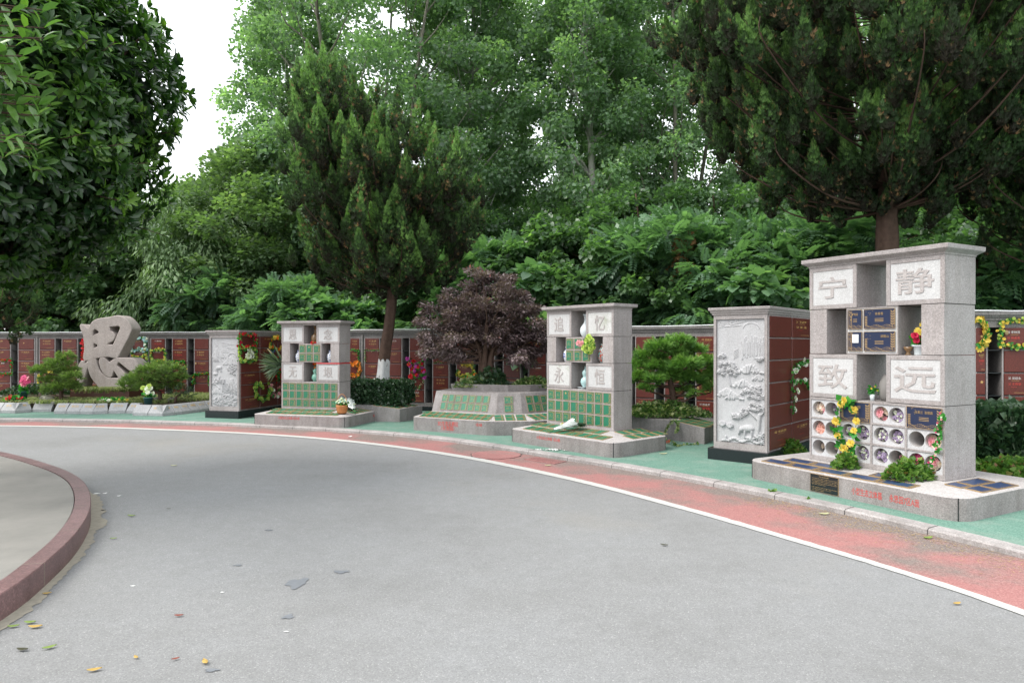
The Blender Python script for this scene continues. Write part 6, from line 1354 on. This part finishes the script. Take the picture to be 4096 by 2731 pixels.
# flower basket on the left tower ledge
p = at(1368, 1645, 13.02); t = thing('flower_basket', 'orange wicker basket of white and blue flowers on the ledge corner of the 思念无垠 tower', 'basket', (p.x, p.y, .30))
g = MB(); rings = []
for i in range(7):
    z = .155*i/6; rad = .085 + .028*math.sin(i/6*1.3); rings.append([(rad*(1+.03*(k % 2))*math.cos(2*math.pi*k/32), rad*(1+.03*(k % 2))*math.sin(2*math.pi*k/32), z) for k in range(32)])
g.loft(rings, 0, True); g.build('wicker_body', M['wicker'], t)
g = MB(); g.tube([(.10*math.cos(a), 0, .14 + .22*math.sin(a)) for a in [math.pi*k/14 for k in range(15)]], .006, 6); g.build('handle', M['wicker'], t)
m = 90; leaves('leaves', r.normal(size=(m,3))*np.array([.06,.05,.02]) + np.array([0,0,.18]), r.normal(size=(m,3))+np.array([0,-.2,.4]), r.normal(size=(m,3)), np.full(m,.05), TL, L['fake'], r.random(m), t)
for k in range(34):
    a = k*2.4; q = .115*math.sqrt((k+.5)/34); link('blossom', blossom_mesh('white' if k % 3 else 'blue', 'ball'), t, (q*math.cos(a), q*math.sin(a), .20 + .09*(1-q/.12) + random.uniform(-.01,.02)), (random.uniform(-.6,.6), random.uniform(-.6,.6), 0), (.024,)*3)
def bouquet(label, base, direc, ln, cols, seed):
    rr = random.Random(seed); d = Vector(direc).normalized(); t = thing('wrapped_bouquet', label, 'bouquet', base); t.rotation_euler = d.to_track_quat('X', 'Z').to_euler(); g = MB(); n = 26; rings = []
    for i in range(6):
        x = ln*(.25 + .6*i/5); w_ = .03 + .11*(i/5)**1.1; rings.append([(x + rr.uniform(-.02,.05)*(i == 5), w_*1.0*math.cos(2*math.pi*k/n)*(1+rr.uniform(-.12,.12)), .03 + .45*w_*(1+math.sin(2*math.pi*k/n))*(1+rr.uniform(-.15,.15))) for k in range(n)])
    g.loft(rings, 0, False, False); g.build('wrapping', M['cellophane'], t)
    g = MB()
    for k in range(10): g.tube([(ln*.3, rr.uniform(-.01,.01), .03), (rr.uniform(0,.03), rr.uniform(-.03,.03), .012+.01*rr.random())], .004, 4)
    g.build('stems', FM['stem'], t)
    for k in range(9): link('blossom', blossom_mesh(cols[k % len(cols)], 'rose'), t, (ln*rr.uniform(.5,.78), rr.uniform(-.07,.07), .07+.03*rr.random()), Vector((.7, rr.gauss(0,.3), .7)).to_track_quat('Z','Y').to_euler(), (.03,)*3)
    q = np.random.default_rng(seed); m = 26; leaves('fern', np.stack([ln*(.75+.2*q.random(m)), -.02+.1*q.normal(size=m)*.5, .06+.03*q.random(m)], -1), np.stack([np.ones(m), q.normal(size=m)*.4, .2*q.random(m)], -1), np.tile([0,0,1.],(m,1))+q.normal(size=(m,3))*.2, np.full(m,.13), TP, L['hedge'], q.random(m)*.5, t)
bs_ = f2_.w(.60, -.60, .262); bouquet('cellophane-wrapped bouquet lying on the front ledge of the 追忆永恒 tower', bs_, (f2_.d*.55 + f2_.e*.8 + Vector((0,0,.12))), .52, ['white','red','yellow','white'], 4)
bs_ = f1.w(1.36, .30, .315); bouquet('silver-wrapped bouquet leaning on the right ledge of the 思念无垠 tower', f1.w(1.70, -.05, .275), (-f1.d*.8 + f1.e*.55 + Vector((0,0,.32))), .45, ['white','cream'], 6)
# red ribbon round the left tower
g = MB(); z = 1.244
P = [(-.0-.012, -.012), (1.31*.5, -.012)]
g.box(.61*1.31, 1.31+.006, -.006, -.001, 1.226, 1.243); g.box(1.31+.001, 1.31+.006, -.001, .431, 1.226, 1.243); t_ = g.build('red_ribbon', M['ribbon'], loc=(f1.o.x, f1.o.y, 0), rot=(0, 0, f1.rz)); tag(t_, 'red ribbon tied round the right side of the 思念无垠 tower', 'ribbon')
# pot flowers in the bed
def potflower(label, px, py, Y, cols, kind, n, size, pot=True, spread=.09, hgt=.2, cat='potted plant'):
    b = at(px, py, Y); rr = random.Random(px); t = thing('potted_flowers' if pot else 'flower_clump', label, cat, b); z0 = 0
    if pot: g = MB(); g.lathe([(0,0),(.075,0),(.095,.17),(.10,.17),(.10,.19),(.085,.19),(0,.17)], 24); g.build('pot', M['teal_pot'], t); z0 = .17
    q = np.random.default_rng(px); m = 70; leaves('leaves', q.normal(size=(m,3))*np.array([spread*.5,spread*.4,.03]) + np.array([0,0,z0+.05]), q.normal(size=(m,3))+np.array([0,-.1,.7]), q.normal(size=(m,3)), np.full(m,.075), TL, L['fake'], q.random(m), t)
    for k in range(n): link('blossom', blossom_mesh(cols[k % len(cols)], kind), t, (rr.gauss(0, spread*.6), rr.gauss(0, spread*.4)-.02, z0 + hgt*rr.uniform(.35, 1)), Vector((rr.gauss(0,.4), -1, rr.uniform(.2,1))).to_track_quat('Z','Y').to_euler(), (size*.5,)*3)
potflower('dark pot of pale lime hydrangeas at the corner of the name slab border', 593, 1622, 15.35, ['lime','white','lime'], 'ball', 16, .11, hgt=.28)
potflower('pink lotus flowers with broad leaves at the left of the bed', 93, 1596, 16.3, ['hot','pink'], 'daisy', 9, .15, pot=True, hgt=.38)
potflower('red roses lying in the grass beside the pink lotus', 57, 1605, 16.0, ['red'], 'rose', 9, .09, pot=False, spread=.18, hgt=.12, cat='flowers')
potflower('white and lime silk flowers in the grass below the trough planter', 440, 1611, 16.0, ['white','lime','white'], 'ball', 12, .09, pot=False, spread=.22, hgt=.09, cat='flowers')
potflower('yellow-green silk flowers in the grass at the trough planter, right of the white ones', 480, 1611, 16.0, ['lime','yellow'], 'ball', 10, .09, pot=False, spread=.16, hgt=.1, cat='flowers')

# ================================================================== ROAD DETAILS
def fleaf(label, px, py, ln, ang, col, z=.006, zz=0.0, curl=.3):
    ln *= .87; p = gp(px, py, zz); g = MB(); n = 7; L_ = []; R_2 = []; mid = []
    for i in range(n):
        u = i/(n-1); w_ = ln*.20*math.sin(math.pi*u)**.8; h_ = .004 + ln*curl*.5*(u-.5)**2*2; L_.append((ln*(u-.5), w_, h_ + ln*.08)); R_2.append((ln*(u-.5), -w_, h_ + ln*.05)); mid.append((ln*(u-.5), 0, h_))
    g.loft([L_, mid, R_2], 0, True, False, False)
    o = g.build('fallen_leaf', M[col], loc=(p.x, p.y, zz+.004), rot=(0, 0, ang)); md = o.modifiers.new('thick', 'SOLIDIFY'); md.thickness = .0008; tag(o, label, 'leaf')
M['lf_g'] = plain('fresh_fallen_leaf', (.18,.26,.06), .5); M['lf_y'] = plain('yellow_fallen_leaf', (.45,.30,.08), .55, var=.4, scale=30); M['lf_r'] = plain('red_brown_fallen_leaf', (.22,.05,.03), .55, var=.4); M['lf_d'] = plain('dark_fallen_leaf', (.05,.05,.025), .6); M['lf_p'] = plain('pale_fallen_leaf', (.42,.42,.24), .6)
c5 = 1400/2031
for lab, x, y, ln, an, col in (('green fallen leaf near the red kerb, upper of the pair at the lower left', 175,1224,.075,.1,'lf_g'), ('yellow and red fallen leaf just below the upper green one at the lower left', 205,1250,.085,.15,'lf_y'), ('green fallen leaf closest to the cement strip', 78,1247,.07,.3,'lf_g'), ('curled dark fallen leaf at the lower left edge of the road', 130,1383,.075,-.1,'lf_d'), ('green fallen leaf right of the curled dark one', 287,1370,.075,.7,'lf_g'),
    ('small green and orange fallen leaf between the green one and the red-brown one', 789,1427,.05,-.7,'lf_y'), ('small brown fallen leaf left of the big orange one', 1018,1436,.045,.6,'lf_r'), ('big orange fallen leaf beside a tar spot at the bottom', 1190,1455,.075,-.9,'lf_y'), ('yellow fallen leaf at the very bottom left', 548,1501,.075,.4,'lf_y'), ('dark red fallen leaf in the lower middle left of the road', 1038,1184,.06,.1,'lf_r'), ('green fallen leaf on the asphalt right of the kerb bend', 763,603,.09,-.1,'lf_g'), ('small green fallen leaf close to the kerb bend', 659,735,.06,.4,'lf_g'), ('orange fallen leaf on the cement strip by the kerb', 272,1055,.06,.3,'lf_y'), ('pale fallen leaf in the far middle of the road', 1009,311,.10,.0,'lf_p'), ('tiny dark fallen leaf in the left middle of the road', 978,561,.04,.3,'lf_d')):
    fleaf(lab, x*c5, 1650 + y*c5, ln, an, col)
fleaf('pale green fallen leaf on the red lane below the black inscription plate', 3297, 2059, .12, .1, 'lf_p'); fleaf('curled dark green fallen leaf on the red lane at the right', 3713, 2155, .11, .3, 'lf_g'); fleaf('dark twig-like leaf alone in the middle of the road', 2657, 2183, .07, -.5, 'lf_d')
fleaf('orange-brown fallen leaf on the asphalt at the lower right', 3828, 2418, .07, .3, 'lf_y'); fleaf('pale fallen leaf by the white line at the middle', 2192, 1864, .10, .2, 'lf_p'); fleaf('white petal scrap on the red lane below the 思念无垠 tower', 1400, 1749, .14, 1.2, 'white_flake'); fleaf('pale fallen leaf beside the base of the 追忆永恒 tower', 2654, 1817, .13, .1, 'lf_p', zz=.05); fleaf('small brown leaf on the red lane at the left', 1000, 1707, .07, .1, 'lf_y')
def patch(name, label, cat, pts, col, z=.004):
    g = MB(); g.add([(p.x, p.y, z) for p in pts], [tuple(range(len(pts)))]); o = g.build(name, M[col]); n_ = o.data.polygons[0].normal
    if n_.z < 0: o.data.flip_normals()
    tag(o, label, cat)
def blob(px, py, w_, h_, seed, z=.004):
    rr = random.Random(seed); c = gp(px, py); a_ = (gp(px+w_/2, py)-c).length; b_ = (gp(px, py-h_/2)-c).length; pts = []; ph = [rr.uniform(0, 6) for _ in range(3)]
    for k in range(30): a = 2*math.pi*k/30; q = 1 + .22*math.sin(3*a+ph[0]) + .14*math.sin(5*a+ph[1]) + .05*math.sin(9*a+ph[2]); pts.append(c + Vector((a_*q*math.cos(a), b_*q*math.sin(a), 0)))
    return pts
for lab, x, y, w_, h_ in (('largest dried tar spot in the left middle of the road', 1722,990,112,52), ('flat tar spot right of the largest one', 1980,924,86,16), ('tar spot beside the big orange leaf at the bottom', 1228,1495,76,18), ('small tar spot below the largest one', 1672,1185,60,24), ('faint tar fleck above the largest spot', 1560,682,44,6), ('faint tar smear left of the largest spot', 1380,886,46,8)):
    patch('tar_spot', lab, 'stain', blob(x*c5, 1650+y*c5, w_*c5, h_*c5, int(x)), 'oil')
for i, (x, y, w_) in enumerate(((770,1006,26),(1290,1043,22),(1662,1271,30),(600,567,30),(560,470,34),(610,468,20),(690,483,18))): patch('white_chip', ['white fleck left of the tar spots','white fleck between the red leaf and the tar spots','brightest white fleck below the tar spots','white fleck near the kerb bend, lower one','wide white fleck in the dark patch by the kerb bend','middle white fleck by the kerb bend','right white fleck by the kerb bend'][i], 'stain', blob(x*c5, 1650+y*c5, w_*c5, 5*c5, i), 'white_flake')
# drain grate and round cover in the red lane
c = gp(2181, 1843); dg = thing('drain_grate', 'iron drain grate sunk in the red lane beside the kerb', 'drain', (c.x, c.y, .004)); dg.rotation_euler = (0, 0, math.atan2(gp(2400,1862.6).y-gp(2151,1827).y, gp(2400,1862.6).x-gp(2151,1827).x)); g = MB(); g.box(-.25,.25,-.11,.11,.0,.003); g.build('pit', M['soil'], dg); g = MB()
for k in range(12): x = -.23 + .042*k; g.box(x-.013, x+.013, -.11, .11, .0035, .009)
g.box(-.27,.27,.11,.13,.0,.010); g.box(-.27,.27,-.13,-.11,.0,.010); g.box(-.27,-.25,-.11,.11,.0,.010); g.box(.25,.27,-.11,.11,.0,.010); g.build('bars', M['lane'], dg)
c = gp(1985, 1820); mh = thing('manhole_cover', 'round paint-covered manhole cover in the red lane', 'manhole', (c.x, c.y, .004)); g = MB(); g.lathe([(0,0),(.36,0),(.36,.006),(.345,.008),(.335,.004),(0,.005)], 48); g.build('cover', M['lane'], mh); g = MB()
for k in range(48):
    a, b = 2*math.pi*k/48, 2*math.pi*(k+1)/48; q = .37 + .015*math.sin(k*1.7); q2 = .37 + .015*math.sin((k+1)*1.7); g.add([(.362*math.cos(a),.362*math.sin(a),.003),(.362*math.cos(b),.362*math.sin(b),.003),(q2*math.cos(b),q2*math.sin(b),.003),(q*math.cos(a),q*math.sin(a),.003)], [(0,3,2,1)])
g.build('crack', M['black'], mh)
for i, (px, py) in enumerate(((3089,1985),(3232,2017))): ground_cover(['tiny weed sprouting at the kerb below the nearest tower','second tiny weed at the kerb, right of the first'][i], gp(px, py).x, gp(px, py).y-.01, .0, .04, .03, .07 - .03*i, 50 - 20*i, .035, L['bright'], 200+i, name='weed', cat='weed')
# dry needles along the kerb at the right
r = np.random.default_rng(77); n = 1500; kk = [i for i, p in enumerate(kf_c) if 3.6 < p.y < 7.2 and p.x > 2.5]; ii = r.choice(kk, n); off = np.abs(r.normal(size=n))*.22 + .01; P = np.array([[kf_c[i].x, kf_c[i].y, .008] for i in ii]) - np.array([[kn[i].x, kn[i].y, 0] for i in ii])*off[:, None] + r.normal(size=(n, 3))*np.array([.03, .03, 0]); a = r.random(n)*6.28
o = leaves('dry_needles', P, np.stack([np.cos(a), np.sin(a), np.zeros(n)], -1), np.tile([0,0,1.], (n,1)), .03*(.5+r.random(n)), TB, plain('dry_needles', (.42,.30,.14), .8), r.random(n)); tag(o, 'dry yellow needles scattered along the kerb at the right', 'debris', kind='stuff')
r = np.random.default_rng(78); n = 60; c = gp(2232, 1800, .05); P = np.array([[c.x, c.y, .055]]) + r.normal(size=(n,3))*np.array([.22,.05,.0]); a = r.random(n)*6.28
o = leaves('petal_litter', P, np.stack([np.cos(a), np.sin(a), np.full(n,.2)], -1), np.tile([0,0,1.],(n,1)), np.full(n,.045), TL, M['white_flake'], r.random(n)); tag(o, 'scatter of white petals on the pavement below the 追忆永恒 tower', 'debris', kind='stuff')
# unused prototypes and materials are not needed
for k, (t, used) in PROTO.items():
    if not used:
        for ch in list(t.children): bpy.data.objects.remove(ch)
        bpy.data.objects.remove(t)
